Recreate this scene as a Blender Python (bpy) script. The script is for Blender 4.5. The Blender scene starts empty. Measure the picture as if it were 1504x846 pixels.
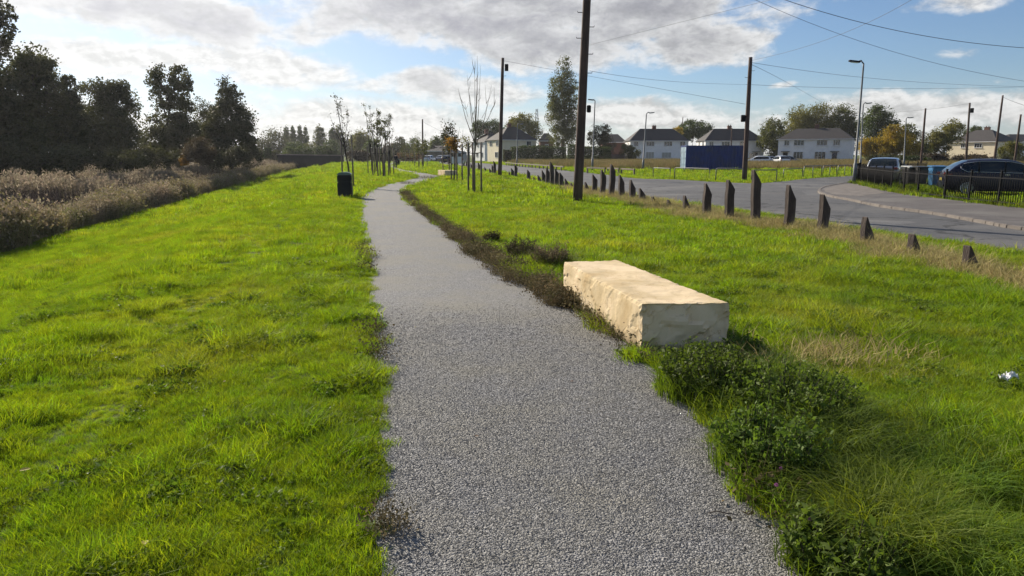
import bpy, bmesh, math, random
import numpy as np
from mathutils import Vector, Matrix
from mathutils.geometry import tessellate_polygon
rng = np.random.default_rng(7)
random.seed(7)
sc = bpy.context.scene
COL = sc.collection
R = math.radians
PI = math.pi

# ---------------------------------------------------------------- camera
EYE = 1.65
F = 1023.0
TH = math.atan(196 / F)
cam = bpy.data.cameras.new('camera')
camo = bpy.data.objects.new('camera', cam)
COL.objects.link(camo)
camo.location = (0, 0, EYE)
camo.rotation_euler = (PI / 2 - TH, 0, 0)
cam.sensor_width = 36
cam.lens = F / 1504 * 36
cam.clip_start = 0.05
cam.clip_end = 6000
sc.camera = camo


def ray(px, py):
    a, b = px - 752, 423 - py
    return Vector((a, F * math.cos(TH) + b * math.sin(TH), -F * math.sin(TH) + b * math.cos(TH)))


def P(px, py, z=0.0):
    """photo measurement -> point on the level z"""
    d = ray(px, py)
    t = (z - EYE) / d.z
    return Vector((d.x * t, d.y * t, z))


def Q(px, py, y):
    """photo measurement -> point at forward distance y"""
    d = ray(px, py)
    t = y / d.y
    return Vector((d.x * t, y, EYE + d.z * t))


def azel(px, py):
    d = ray(px, py).normalized()
    return math.degrees(math.atan2(d.x, d.y)), math.degrees(math.asin(d.z))


# bank coordinate: the flood bank runs 13 degrees left of the view
CB, SB = math.cos(R(13)), math.sin(R(13))


def s_of(x, y):
    return x * CB + y * SB


def H(x, y):
    """terrain height"""
    x = np.asarray(x, float); y = np.asarray(y, float)
    s = s_of(x, y)
    def ss(a, b, v):
        t = np.clip((v - a) / (b - a), 0, 1)
        return t * t * (3 - 2 * t)
    h = -1.2 * ss(-0.9, -10.2, s) if False else -1.2 * (1 - ss(-10.4, -0.9, s))
    h = h - 0.7 * (1 - ss(-13.5, -10.2, s))
    h = h - 0.9 * (1 - ss(-20, -15, s)) * ss(-42, -30, s)
    h = h + 0.5 * (1 - ss(-60, -44, s))
    # gentle rolls where the mower went
    h = h + (0.07 * np.sin(s * 1.75 + 0.6 + .5 * np.sin(y * .11))) * ss(-10, -7.5, s) * (1 - ss(-2.2, -1.2, s))
    h = h * (1 - ss(330, 520, y))
    return h


# ---------------------------------------------------------------- materials
def nodes(m):
    m.use_nodes = True
    nt = m.node_tree
    return nt, nt.nodes['Principled BSDF']


def mat(name, c1, c2=None, scale=4.0, rough=0.8, bump=0.0, bscale=30.0, metal=0.0, spec=0.4, c3=None, scale3=0.6,
        translucent=0.0, randv=0.0, detail=6.0, stretch=None, coat=0.0, tcol=None, obj=True, world=False):
    m = bpy.data.materials.new(name)
    nt, p = nodes(m)
    N, L = nt.nodes, nt.links
    tc = N.new('ShaderNodeTexCoord')
    if world:
        g = N.new('ShaderNodeNewGeometry'); co = g.outputs['Position']
    else:
        co = tc.outputs['Object']
    if stretch:
        mp = N.new('ShaderNodeMapping'); mp.inputs['Scale'].default_value = stretch
        L.new(co, mp.inputs[0]); co = mp.outputs[0]
    c2 = c2 or tuple(v * 0.75 for v in c1)
    n = N.new('ShaderNodeTexNoise'); n.inputs['Scale'].default_value = scale; n.inputs['Detail'].default_value = detail
    n.inputs['Roughness'].default_value = 0.65
    L.new(co, n.inputs['Vector'])
    r = N.new('ShaderNodeValToRGB')
    r.color_ramp.elements[0].position = 0.35; r.color_ramp.elements[1].position = 0.65
    r.color_ramp.elements[0].color = (*c2, 1); r.color_ramp.elements[1].color = (*c1, 1)
    L.new(n.outputs['Fac'], r.inputs[0])
    out = r.outputs[0]
    if c3:
        n3 = N.new('ShaderNodeTexNoise'); n3.inputs['Scale'].default_value = scale3; n3.inputs['Detail'].default_value = 5
        L.new(co, n3.inputs['Vector'])
        r3 = N.new('ShaderNodeValToRGB'); r3.color_ramp.elements[0].position = 0.5; r3.color_ramp.elements[1].position = 0.68
        L.new(n3.outputs['Fac'], r3.inputs[0])
        mx = N.new('ShaderNodeMix'); mx.data_type = 'RGBA'
        L.new(r3.outputs[0], mx.inputs[0]); L.new(out, mx.inputs[6]); mx.inputs[7].default_value = (*c3, 1)
        out = mx.outputs[2]
    if randv:
        oi = N.new('ShaderNodeObjectInfo')
        mr = N.new('ShaderNodeMapRange'); mr.inputs[3].default_value = 1 - randv; mr.inputs[4].default_value = 1 + randv
        L.new(oi.outputs['Random'], mr.inputs[0])
        hs = N.new('ShaderNodeHueSaturation')
        L.new(mr.outputs[0], hs.inputs['Value']); L.new(out, hs.inputs['Color'])
        mh = N.new('ShaderNodeMapRange'); mh.inputs[3].default_value = 0.5 - randv * 0.06; mh.inputs[4].default_value = 0.5 + randv * 0.05
        ml = N.new('ShaderNodeMath'); ml.operation = 'FRACT'
        mm = N.new('ShaderNodeMath'); mm.operation = 'MULTIPLY'; mm.inputs[1].default_value = 7.31
        L.new(oi.outputs['Random'], mm.inputs[0]); L.new(mm.outputs[0], ml.inputs[0]); L.new(ml.outputs[0], mh.inputs[0])
        L.new(mh.outputs[0], hs.inputs['Hue'])
        out = hs.outputs[0]
    L.new(out, p.inputs['Base Color'])
    p.inputs['Roughness'].default_value = rough
    p.inputs['Metallic'].default_value = metal
    p.inputs['Specular IOR Level'].default_value = spec
    p.inputs['Coat Weight'].default_value = coat
    p.inputs['Coat Roughness'].default_value = 0.05
    if bump:
        nb = N.new('ShaderNodeTexNoise'); nb.inputs['Scale'].default_value = bscale; nb.inputs['Detail'].default_value = 8
        L.new(co, nb.inputs['Vector'])
        b = N.new('ShaderNodeBump'); b.inputs['Strength'].default_value = min(1, bump); b.inputs['Distance'].default_value = 0.02
        L.new(nb.outputs['Fac'], b.inputs['Height']); L.new(b.outputs[0], p.inputs['Normal'])
    if translucent:
        t = N.new('ShaderNodeBsdfTranslucent')
        if tcol:
            tm = N.new('ShaderNodeMix'); tm.data_type = 'RGBA'; tm.blend_type = 'MULTIPLY'; tm.inputs[0].default_value = 1
            L.new(out, tm.inputs[6]); tm.inputs[7].default_value = (*tcol, 1); L.new(tm.outputs[2], t.inputs[0])
        else:
            L.new(out, t.inputs[0])
        ms = N.new('ShaderNodeMixShader'); ms.inputs[0].default_value = translucent
        L.new(p.outputs[0], ms.inputs[1]); L.new(t.outputs[0], ms.inputs[2])
        L.new(ms.outputs[0], N['Material Output'].inputs[0])
    return m


M = {}
M['ground'] = mat('ground_grass', (.095, .135, .018), (.045, .07, .012), 1.2, 1, .6, 25, c3=(.13, .12, .05), scale3=.5, spec=.1, world=True)
M['grass'] = mat('grass_blades', (.205, .295, .018), (.125, .205, .015), 1.1, .6, c3=(.225, .265, .035), scale3=.45,
                 translucent=.5, randv=.45, spec=.3, tcol=(1.45, 1.4, .4), world=True)
M['longgrass'] = mat('long_grass_blades', (.16, .22, .028), (.085, .135, .02), 7, .55, translucent=.45, randv=.4, spec=.15,
                     tcol=(1.6, 1.5, .5), world=True)
M['straw'] = mat('straw', (.50, .41, .19), (.28, .25, .09), 2.5, .8, translucent=.3, randv=.35, spec=.2, world=True)
M['reedleaf'] = mat('reed_leaf', (.15, .135, .055), (.065, .065, .03), .35, .7, translucent=.3, randv=.45, spec=.25, world=True,
                    c3=(.06, .09, .025), scale3=.12)
M['reedplume'] = mat('reed_plume', (.33, .275, .19), (.18, .145, .10), 1, .9, translucent=.45, randv=.4, spec=.1, world=True)
M['bankweed'] = mat('bank_weed', (.16, .165, .045), (.25, .195, .10), .35, .7, c3=(.24, .19, .12), scale3=.22, translucent=.35, randv=.45, spec=.25, world=True)
M['deadweed'] = mat('dead_weed', (.20, .16, .08), (.09, .08, .04), 3, .9, translucent=.2, randv=.45, spec=.1, world=True)
M['weedleaf'] = mat('weed_leaf', (.14, .19, .035), (.07, .105, .022), 9, .6, translucent=.35, randv=.2, spec=.15, tcol=(1.3, 1.4, .6))
M['meadowgrass'] = mat('meadow_grass', (.30, .22, .10), (.15, .15, .05), .25, .8, translucent=.3, randv=.35, spec=.2, world=True)
M['asphalt'] = mat('asphalt', (.125, .125, .128), (.085, .085, .09), 2.2, .85, .5, 140, c3=(.155, .15, .145), scale3=.35, spec=.35, world=True)
nt = M['asphalt'].node_tree; N, L = nt.nodes, nt.links
g_ = N.new('ShaderNodeNewGeometry'); vc = N.new('ShaderNodeTexVoronoi'); vc.feature = 'DISTANCE_TO_EDGE'; vc.inputs['Scale'].default_value = .22
nw = N.new('ShaderNodeTexNoise'); nw.inputs['Scale'].default_value = 1.3; nw.inputs['Detail'].default_value = 6
L.new(g_.outputs['Position'], nw.inputs[0])
va = N.new('ShaderNodeVectorMath'); va.operation = 'MULTIPLY_ADD'; L.new(nw.outputs['Color'], va.inputs[0]); va.inputs[1].default_value = (1.6, 1.6, 0); L.new(g_.outputs['Position'], va.inputs[2])
L.new(va.outputs[0], vc.inputs['Vector'])
rc = N.new('ShaderNodeValToRGB'); rc.color_ramp.elements[0].position = .004; rc.color_ramp.elements[0].color = (.45, .45, .45, 1); rc.color_ramp.elements[1].position = .014
L.new(vc.outputs['Distance'], rc.inputs[0])
vp = N.new('ShaderNodeTexVoronoi'); vp.inputs['Scale'].default_value = .16; L.new(g_.outputs['Position'], vp.inputs['Vector'])
sv_ = N.new('ShaderNodeSeparateColor'); L.new(vp.outputs['Color'], sv_.inputs[0])
rp = N.new('ShaderNodeMapRange'); rp.inputs[3].default_value = .78; rp.inputs[4].default_value = 1.12; L.new(sv_.outputs[0], rp.inputs[0])
pb = N['Principled BSDF']; src_ = pb.inputs['Base Color'].links[0].from_socket
m1 = N.new('ShaderNodeMix'); m1.data_type = 'RGBA'; m1.blend_type = 'MULTIPLY'; m1.inputs[0].default_value = 1; L.new(src_, m1.inputs[6]); L.new(rc.outputs[0], m1.inputs[7])
m2 = N.new('ShaderNodeVectorMath'); m2.operation = 'SCALE'; L.new(m1.outputs[2], m2.inputs[0]); L.new(rp.outputs[0], m2.inputs[3]); L.new(m2.outputs[0], pb.inputs['Base Color'])
M['pavement'] = mat('pavement_tarmac', (.135, .122, .118), (.095, .087, .085), 1.7, .9, .5, 120, c3=(.16, .15, .14), scale3=.5, spec=.3, world=True)
M['concrete'] = mat('concrete', (.20, .175, .155), (.12, .105, .095), 3, .9, .4, 40, world=True)
M['wood_post'] = mat('weathered_timber', (.080, .058, .050), (.045, .032, .028), 9, .85, 1, 60, c3=(.16, .125, .10), scale3=5, stretch=(1, 1, .22))
M['lowleaf'] = mat('low_leaves', (.14, .20, .03), (.08, .13, .022), 9, .6, translucent=.4, randv=.35, spec=.2, tcol=(1.4, 1.4, .5), world=True)
M['pole'] = mat('creosoted_pole', (.10, .055, .042), (.04, .025, .021), 6, .8, .6, 30, stretch=(1, 1, .12), c3=(.12, .085, .065), scale3=2)
M['palewood'] = mat('pale_timber', (.20, .16, .13), (.11, .09, .075), 6, .9, .4, 40, stretch=(1, 1, .2))
M['bark'] = mat('bark', (.07, .055, .045), (.035, .028, .022), 6, .95, .8, 25)
M['twig'] = mat('pale_bark', (.22, .18, .14), (.12, .10, .08), 6, .9, .3, 40)
M['steel'] = mat('galvanised_steel', (.17, .175, .18), (.12, .125, .13), 5, .6, metal=.2)
M['blackmetal'] = mat('black_painted_metal', (.008, .008, .01), (.006, .006, .007), 9, .7, spec=.12)
M['blackplastic'] = mat('black_plastic', (.010, .011, .013), (.007, .008, .009), 5, .5, .1, 60, spec=.22)
M['greenplastic'] = mat('green_grey_plastic', (.12, .17, .14), (.08, .12, .10), 5, .4, spec=.5)
M['gold'] = mat('worn_gold_print', (.35, .3, .12), (.2, .17, .07), 20, .6)
M['cable'] = mat('cable', (.09, .09, .10), (.07, .07, .08), 3, .6)
M['palecable'] = mat('pale_cable', (.35, .36, .38), (.3, .3, .32), 3, .6)
M['render_white'] = mat('white_render', (.82, .82, .81), (.72, .72, .71), 1.1, .9, .2, 20)
M['render_cream'] = mat('cream_render', (.76, .68, .50), (.66, .58, .43), 1.1, .9, .2, 20)
M['roof'] = mat('slate_tiles', (.052, .045, .044), (.030, .027, .028), 3, .8, .5, 12, stretch=(1, 1, 4))
M['brick'] = mat('red_brick', (.17, .08, .055), (.10, .05, .04), 5, .9, .4, 20)
M['pvc'] = mat('white_pvc', (.75, .75, .74), (.65, .65, .65), 2, .4)
M['glass_dark'] = mat('window_glass', (.03, .035, .04), (.015, .018, .02), 2, .06, spec=.9)
M['curtain'] = mat('net_curtain', (.45, .44, .38), (.3, .3, .27), 9, .9)
M['container'] = mat('blue_container_paint', (.010, .030, .17), (.007, .02, .11), 1.5, .5, c3=(.02, .03, .09), scale3=.9, spec=.4)
M['container_pale'] = mat('pale_blue_paint', (.35, .48, .58), (.25, .36, .45), 3, .55)
M['navy'] = mat('navy_car_paint', (.008, .010, .03), (.007, .009, .025), 1, .4, spec=.2, coat=.18)
M['silver'] = mat('silver_car_paint', (.35, .35, .36), (.3, .3, .31), 1, .3, metal=.7, coat=1.0)
M['whitecar'] = mat('white_car_paint', (.75, .76, .78), (.7, .71, .73), 1, .3, coat=1.0)
M['greycar'] = mat('grey_car_paint', (.12, .12, .14), (.1, .1, .12), 1, .3, metal=.4, coat=1.0)
M['tyre'] = mat('tyre_rubber', (.015, .015, .016), (.01, .01, .011), 5, .9)
M['alloy'] = mat('alloy_wheel', (.45, .45, .47), (.35, .35, .37), 5, .3, metal=.8)
M['carglass'] = mat('car_glass', (.012, .018, .018), (.01, .012, .014), 2, .06, spec=.45)
M['redlight'] = mat('red_lamp_lens', (.30, .01, .012), (.2, .008, .01), 5, .2, coat=1)
M['clearlight'] = mat('clear_lamp_lens', (.6, .6, .62), (.5, .5, .52), 5, .15, coat=1)
M['chrome'] = mat('chrome', (.7, .7, .7), (.6, .6, .6), 5, .15, metal=1)
M['plate'] = mat('yellow_number_plate', (.42, .33, .05), (.4, .3, .05), 5, .5)
M['bluebin'] = mat('blue_bin_plastic', (.03, .14, .30), (.025, .11, .24), 4, .45)
M['brownbin'] = mat('dark_bin_plastic', (.03, .028, .028), (.02, .02, .02), 4, .5)
M['palelid'] = mat('pale_lid_plastic', (.45, .45, .44), (.36, .36, .35), 4, .5)
M['darkwall'] = mat('dark_sheet_wall', (.02, .018, .02), (.012, .011, .013), 1.2, .9, .3, 10)
M['skin'] = mat('skin', (.45, .28, .2), (.4, .25, .18), 8, .6)
M['darkcloth'] = mat('dark_cloth', (.02, .022, .03), (.014, .015, .02), 8, .9)
M['bluecloth'] = mat('blue_cloth', (.03, .035, .07), (.02, .025, .05), 8, .9)
M['hair'] = mat('dark_hair', (.03, .02, .015), (.02, .014, .01), 20, .7)
M['paper'] = mat('white_litter', (.75, .76, .78), (.6, .6, .62), 12, .6, .6, 25)
M['pink'] = mat('pink_petals', (.5, .16, .42), (.38, .1, .32), 30, .7, translucent=.3)
M['brownleaf'] = mat('brown_leaf', (.28, .14, .07), (.16, .08, .04), 25, .7, translucent=.2)
M['yellowleaf'] = mat('yellow_leaf', (.45, .38, .06), (.35, .28, .05), 25, .7, translucent=.3)
M['pebble'] = mat('pebbles', (.205, .20, .196), (.125, .122, .121), 9, .95, c3=(.21, .195, .16), scale3=1.3, randv=.45, spec=.3, world=True)


def leafmat(name, a, b, sc_=.5, tr=.35, tc=(1.2, 1.2, .6)):
    return mat(name, a, b, sc_, .6, translucent=tr, spec=.25, tcol=tc, detail=3)


M['lf_dark'] = leafmat('dark_foliage', (.085, .088, .038), (.042, .045, .022), .45, .36)

M['lf_deep'] = leafmat('deep_foliage', (.070, .072, .034), (.038, .040, .022), .5, .33)
M['lf_olive'] = leafmat('olive_foliage', (.12, .125, .032), (.06, .07, .02), .35, .45)
M['lf_green'] = leafmat('green_foliage', (.085, .115, .025), (.04, .06, .016), .35)
M['lf_pale'] = leafmat('pale_green_foliage', (.14, .17, .045), (.08, .095, .028), .4)
M['lf_yellow'] = leafmat('yellow_foliage', (.40, .27, .022), (.20, .16, .02), .4)
M['lf_ochre'] = leafmat('ochre_foliage', (.20, .18, .035), (.09, .10, .02), .3)
M['lf_orange'] = leafmat('orange_foliage', (.32, .16, .03), (.14, .09, .02), .9)
M['lf_red'] = leafmat('russet_foliage', (.16, .07, .03), (.08, .045, .025), .6)
M['lf_brown'] = leafmat('brown_foliage', (.085, .062, .045), (.05, .038, .03), .6)
M['lf_hedge'] = leafmat('hedge_foliage', (.055, .08, .02), (.025, .038, .012), .6)

# limestone
m = bpy.data.materials.new('cut_limestone'); nt, p = nodes(m); N, L = nt.nodes, nt.links
tc = N.new('ShaderNodeTexCoord')
n1 = N.new('ShaderNodeTexNoise'); n1.inputs['Scale'].default_value = 2.2; n1.inputs['Detail'].default_value = 10; n1.inputs['Distortion'].default_value = .3
r1 = N.new('ShaderNodeValToRGB'); e = r1.color_ramp.elements
e[0].position = .27; e[0].color = (.46, .33, .17, 1); e[1].position = .58; e[1].color = (.71, .565, .37, 1)
x = e.new(.45); x.color = (.56, .44, .265, 1)
L.new(tc.outputs['Object'], n1.inputs[0]); L.new(n1.outputs[0], r1.inputs[0])
n2 = N.new('ShaderNodeTexNoise'); n2.inputs['Scale'].default_value = 5; n2.inputs['Detail'].default_value = 10; n2.inputs['Roughness'].default_value = .7; n2.inputs['Distortion'].default_value = .8
r2 = N.new('ShaderNodeValToRGB'); r2.color_ramp.elements[0].position = .60; r2.color_ramp.elements[1].position = .70
L.new(tc.outputs['Object'], n2.inputs[0]); L.new(n2.outputs[0], r2.inputs[0])
mx = N.new('ShaderNodeMix'); mx.data_type = 'RGBA'; mx.inputs[7].default_value = (.44, .34, .21, 1)
L.new(r2.outputs[0], mx.inputs[0]); L.new(r1.outputs[0], mx.inputs[6])
# iron veins
nv = N.new('ShaderNodeTexNoise'); nv.inputs['Scale'].default_value = 1.7; nv.inputs['Detail'].default_value = 9; nv.inputs['Roughness'].default_value = .6
L.new(tc.outputs['Object'], nv.inputs[0])
rv = N.new('ShaderNodeValToRGB'); ev = rv.color_ramp.elements
ev[0].position = .495; ev[0].color = (0, 0, 0, 1); ev[1].position = .505; ev[1].color = (0, 0, 0, 1); q = ev.new(.5); q.color = (.6, .6, .6, 1)
L.new(nv.outputs[0], rv.inputs[0])
mx2 = N.new('ShaderNodeMix'); mx2.data_type = 'RGBA'; mx2.inputs[7].default_value = (.38, .22, .08, 1)
L.new(rv.outputs[0], mx2.inputs[0]); L.new(mx.outputs[2], mx2.inputs[6])
# dark pits
n5 = N.new('ShaderNodeTexNoise'); n5.inputs['Scale'].default_value = 9; n5.inputs['Detail'].default_value = 3
L.new(tc.outputs['Object'], n5.inputs[0])
r5 = N.new('ShaderNodeValToRGB'); r5.color_ramp.elements[0].position = .73; r5.color_ramp.elements[1].position = .77
L.new(n5.outputs[0], r5.inputs[0])
mx3 = N.new('ShaderNodeMix'); mx3.data_type = 'RGBA'; mx3.inputs[7].default_value = (.16, .11, .07, 1)
L.new(r5.outputs[0], mx3.inputs[0]); L.new(mx2.outputs[2], mx3.inputs[6])
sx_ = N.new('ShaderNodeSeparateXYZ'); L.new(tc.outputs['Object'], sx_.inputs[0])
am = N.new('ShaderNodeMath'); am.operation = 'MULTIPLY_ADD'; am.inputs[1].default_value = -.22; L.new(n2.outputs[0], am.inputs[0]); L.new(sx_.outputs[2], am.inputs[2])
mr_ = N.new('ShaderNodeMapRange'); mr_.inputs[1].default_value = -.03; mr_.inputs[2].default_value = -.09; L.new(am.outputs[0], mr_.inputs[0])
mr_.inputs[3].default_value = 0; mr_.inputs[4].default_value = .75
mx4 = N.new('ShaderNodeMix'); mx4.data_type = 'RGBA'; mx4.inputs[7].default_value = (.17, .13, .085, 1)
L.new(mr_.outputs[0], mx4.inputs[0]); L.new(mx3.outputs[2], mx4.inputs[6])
L.new(mx4.outputs[2], p.inputs['Base Color']); p.inputs['Roughness'].default_value = .9; p.inputs['Specular IOR Level'].default_value = .2
nb = N.new('ShaderNodeTexNoise'); nb.inputs['Scale'].default_value = 14; nb.inputs['Detail'].default_value = 12; nb.inputs['Roughness'].default_value = .65
b = N.new('ShaderNodeBump'); b.inputs['Strength'].default_value = .7; b.inputs['Distance'].default_value = .008
L.new(tc.outputs['Object'], nb.inputs[0]); L.new(nb.outputs[0], b.inputs['Height']); L.new(b.outputs[0], p.inputs['Normal'])
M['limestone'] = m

# gravel
m = bpy.data.materials.new('gravel'); nt, p = nodes(m); N, L = nt.nodes, nt.links
g = N.new('ShaderNodeNewGeometry')
v = N.new('ShaderNodeTexVoronoi'); v.inputs['Scale'].default_value = 120
v2 = N.new('ShaderNodeTexVoronoi'); v2.inputs['Scale'].default_value = 55
n1 = N.new('ShaderNodeTexNoise'); n1.inputs['Scale'].default_value = .9; n1.inputs['Detail'].default_value = 9; n1.inputs['Roughness'].default_value = .7
for q in (v, v2, n1): L.new(g.outputs['Position'], q.inputs['Vector'])
sep = N.new('ShaderNodeSeparateColor'); L.new(v.outputs['Color'], sep.inputs[0])
r1 = N.new('ShaderNodeValToRGB'); e = r1.color_ramp.elements
e[0].position = 0; e[0].color = (.075, .075, .077, 1); e[1].position = 1; e[1].color = (.34, .333, .325, 1)
q = e.new(.6); q.color = (.20, .20, .205, 1)
L.new(sep.outputs[0], r1.inputs[0])
r2 = N.new('ShaderNodeValToRGB'); r2.color_ramp.elements[0].position = .42; r2.color_ramp.elements[1].position = .72
L.new(n1.outputs[0], r2.inputs[0])
mx = N.new('ShaderNodeMix'); mx.data_type = 'RGBA'; mx.inputs[7].default_value = (.235, .22, .175, 1)
mm = N.new('ShaderNodeMath'); mm.operation = 'MULTIPLY'; mm.inputs[1].default_value = .85
L.new(r2.outputs[0], mm.inputs[0]); L.new(mm.outputs[0], mx.inputs[0]); L.new(r1.outputs[0], mx.inputs[6]); L.new(mx.outputs[2], p.inputs['Base Color'])
ad = N.new('ShaderNodeMath'); ad.operation = 'ADD'; L.new(v.outputs['Distance'], ad.inputs[0]); L.new(v2.outputs['Distance'], ad.inputs[1])
b = N.new('ShaderNodeBump'); b.invert = True; b.inputs['Strength'].default_value = .7; b.inputs['Distance'].default_value = .012
L.new(ad.outputs[0], b.inputs['Height']); L.new(b.outputs[0], p.inputs['Normal']); p.inputs['Roughness'].default_value = .85
M['gravel'] = m


# ---------------------------------------------------------------- object helpers
def tag(o, label=None, cat=None, group=None, kind=None):
    if label: o['label'] = label
    if cat: o['category'] = cat
    if group: o['group'] = group
    if kind: o['kind'] = kind
    return o


def empty(name, loc, rz=0, label=None, cat=None, group=None):
    o = bpy.data.objects.new(name, None)
    COL.objects.link(o)
    o.location = loc; o.rotation_euler = (0, 0, rz)
    o.empty_display_size = .1
    return tag(o, label, cat, group)


def np_obj(name, V, Fc, material, parent=None, smooth=False):
    """V (n,3), Fc (m,k) all faces with k corners"""
    V = np.ascontiguousarray(V, np.float32); Fc = np.ascontiguousarray(Fc, np.int32)
    me = bpy.data.meshes.new(name)
    k = Fc.shape[1]; nf = len(Fc)
    me.vertices.add(len(V)); me.vertices.foreach_set('co', V.ravel())
    me.loops.add(nf * k); me.loops.foreach_set('vertex_index', Fc.ravel())
    me.polygons.add(nf); me.polygons.foreach_set('loop_start', np.arange(0, nf * k, k, dtype=np.int32))
    me.update(calc_edges=True)
    if smooth: me.polygons.foreach_set('use_smooth', np.ones(nf, bool))
    me.materials.append(material)
    o = bpy.data.objects.new(name, me)
    COL.objects.link(o)
    if parent: o.parent = parent
    return o


class MB:
    def __init__(s):
        s.bm = bmesh.new()

    def box(s, c, size, rot=None, bevel=0.0, taper=None):
        r = bmesh.ops.create_cube(s.bm, size=1)
        vs = r['verts']
        for v in vs:
            t = 1.0
            if taper and v.co.z > 0: v.co.x *= taper; v.co.y *= taper
            v.co = Vector((v.co.x * size[0], v.co.y * size[1], v.co.z * size[2]))
        if bevel:
            es = list({e for v in vs for e in v.link_edges})
            rb = bmesh.ops.bevel(s.bm, geom=es, offset=bevel, segments=2, affect='EDGES', clamp_overlap=True)
            vs = list({v for f in rb['faces'] for v in f.verts} | {v for v in vs if v.is_valid})
        mtx = Matrix.Translation(Vector(c)) @ (rot.to_4x4() if rot else Matrix.Identity(4))
        bmesh.ops.transform(s.bm, matrix=mtx, verts=vs)
        return s

    def tube(s, pts, radii, seg=8, cap=True):
        pts = [Vector(p) for p in pts]
        if not hasattr(radii, '__len__'): radii = [radii] * len(pts)
        rings = []
        for i, p in enumerate(pts):
            d = (pts[min(i + 1, len(pts) - 1)] - pts[max(i - 1, 0)])
            if d.length < 1e-9: d = Vector((0, 0, 1))
            d.normalize()
            a = d.cross(Vector((0, 0, 1)))
            if a.length < 1e-3: a = d.cross(Vector((0, 1, 0)))
            a.normalize(); b = d.cross(a)
            rings.append([s.bm.verts.new(p + (a * math.cos(2 * PI * k / seg) + b * math.sin(2 * PI * k / seg)) * radii[i]) for k in range(seg)])
        for i in range(len(rings) - 1):
            for k in range(seg):
                f = s.bm.faces.new((rings[i][k], rings[i][(k + 1) % seg], rings[i + 1][(k + 1) % seg], rings[i + 1][k]))
                f.smooth = True
        if cap and seg > 2:
            s.bm.faces.new(rings[0][::-1]); s.bm.faces.new(rings[-1])
        return s

    def lathe(s, prof, seg=20, c=(0, 0, 0), axis='z'):
        rings = []
        for r, z in prof:
            ring = []
            for k in range(seg):
                a = 2 * PI * k / seg
                v = (r * math.cos(a), r * math.sin(a), z)
                if axis == 'y': v = (v[0], v[2], v[1])
                if axis == 'x': v = (v[2], v[0], v[1])
                ring.append(s.bm.verts.new(Vector(v) + Vector(c)))
            rings.append(ring)
        for i in range(len(rings) - 1):
            for k in range(seg):
                f = s.bm.faces.new((rings[i][k], rings[i][(k + 1) % seg], rings[i + 1][(k + 1) % seg], rings[i + 1][k])); f.smooth = True
        s.bm.faces.new(rings[0][::-1]); s.bm.faces.new(rings[-1])
        return s

    def poly(s, pts):
        s.bm.faces.new([s.bm.verts.new(p) for p in pts]); return s

    def prism(s, pts, d):
        """extrude a planar polygon by vector d"""
        a = [s.bm.verts.new(p) for p in pts]; b = [s.bm.verts.new(Vector(p) + Vector(d)) for p in pts]
        n = len(a)
        s.bm.faces.new(a[::-1]); s.bm.faces.new(b)
        for i in range(n): s.bm.faces.new((a[i], a[(i + 1) % n], b[(i + 1) % n], b[i]))
        return s

    def build(s, name, material, parent=None, loc=None):
        bmesh.ops.recalc_face_normals(s.bm, faces=s.bm.faces[:])
        me = bpy.data.meshes.new(name)
        s.bm.to_mesh(me); s.bm.free()
        me.materials.append(material)
        o = bpy.data.objects.new(name, me)
        COL.objects.link(o)
        if parent: o.parent = parent
        if loc is not None: o.location = loc
        return o


def copy_tree(o, parent=None):
    c = o.copy(); COL.objects.link(c)
    if parent: c.parent = parent
    for ch in list(o.children): copy_tree(ch, c)
    return c


# ---------------------------------------------------------------- sheets
def sheet(name, pts, z, material, sub=None):
    pts = [Vector((p[0], p[1], z)) for p in pts]
    tris = tessellate_polygon([pts])
    me = bpy.data.meshes.new(name)
    me.from_pydata([tuple(p) for p in pts], [], [tuple(t) for t in tris]); me.update()
    bm = bmesh.new(); bm.from_mesh(me)
    bmesh.ops.recalc_face_normals(bm, faces=bm.faces[:])
    if bm.faces and sum(f.normal.z for f in bm.faces) < 0: bmesh.ops.reverse_faces(bm, faces=bm.faces[:])
    bm.to_mesh(me); bm.free()
    me.materials.append(material)
    o = bpy.data.objects.new(name, me); COL.objects.link(o)
    return tag(o, kind='structure')


def smooth_line(px, n=6, z=0):
    """Catmull-Rom through the measured points"""
    w = [P(a, b, z) for a, b in px]
    out = []
    for i in range(len(w) - 1):
        p0, p1, p2, p3 = w[max(i - 1, 0)], w[i], w[i + 1], w[min(i + 2, len(w) - 1)]
        for k in range(n):
            t = k / n
            out.append(.5 * ((2 * p1) + (p2 - p0) * t + (2 * p0 - 5 * p1 + 4 * p2 - p3) * t * t + (3 * p1 - p0 - 3 * p2 + p3) * t ** 3))
    out.append(w[-1])
    return [(v.x, v.y) for v in out]


def inside(poly, X, Y):
    poly = np.array(poly); n = len(poly)
    r = np.zeros(len(X), bool)
    j = n - 1
    for i in range(n):
        xi, yi = poly[i]; xj, yj = poly[j]
        c = ((yi > Y) != (yj > Y)) & (X < (xj - xi) * (Y - yi) / (yj - yi + 1e-12) + xi)
        r ^= c
        j = i
    return r


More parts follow.
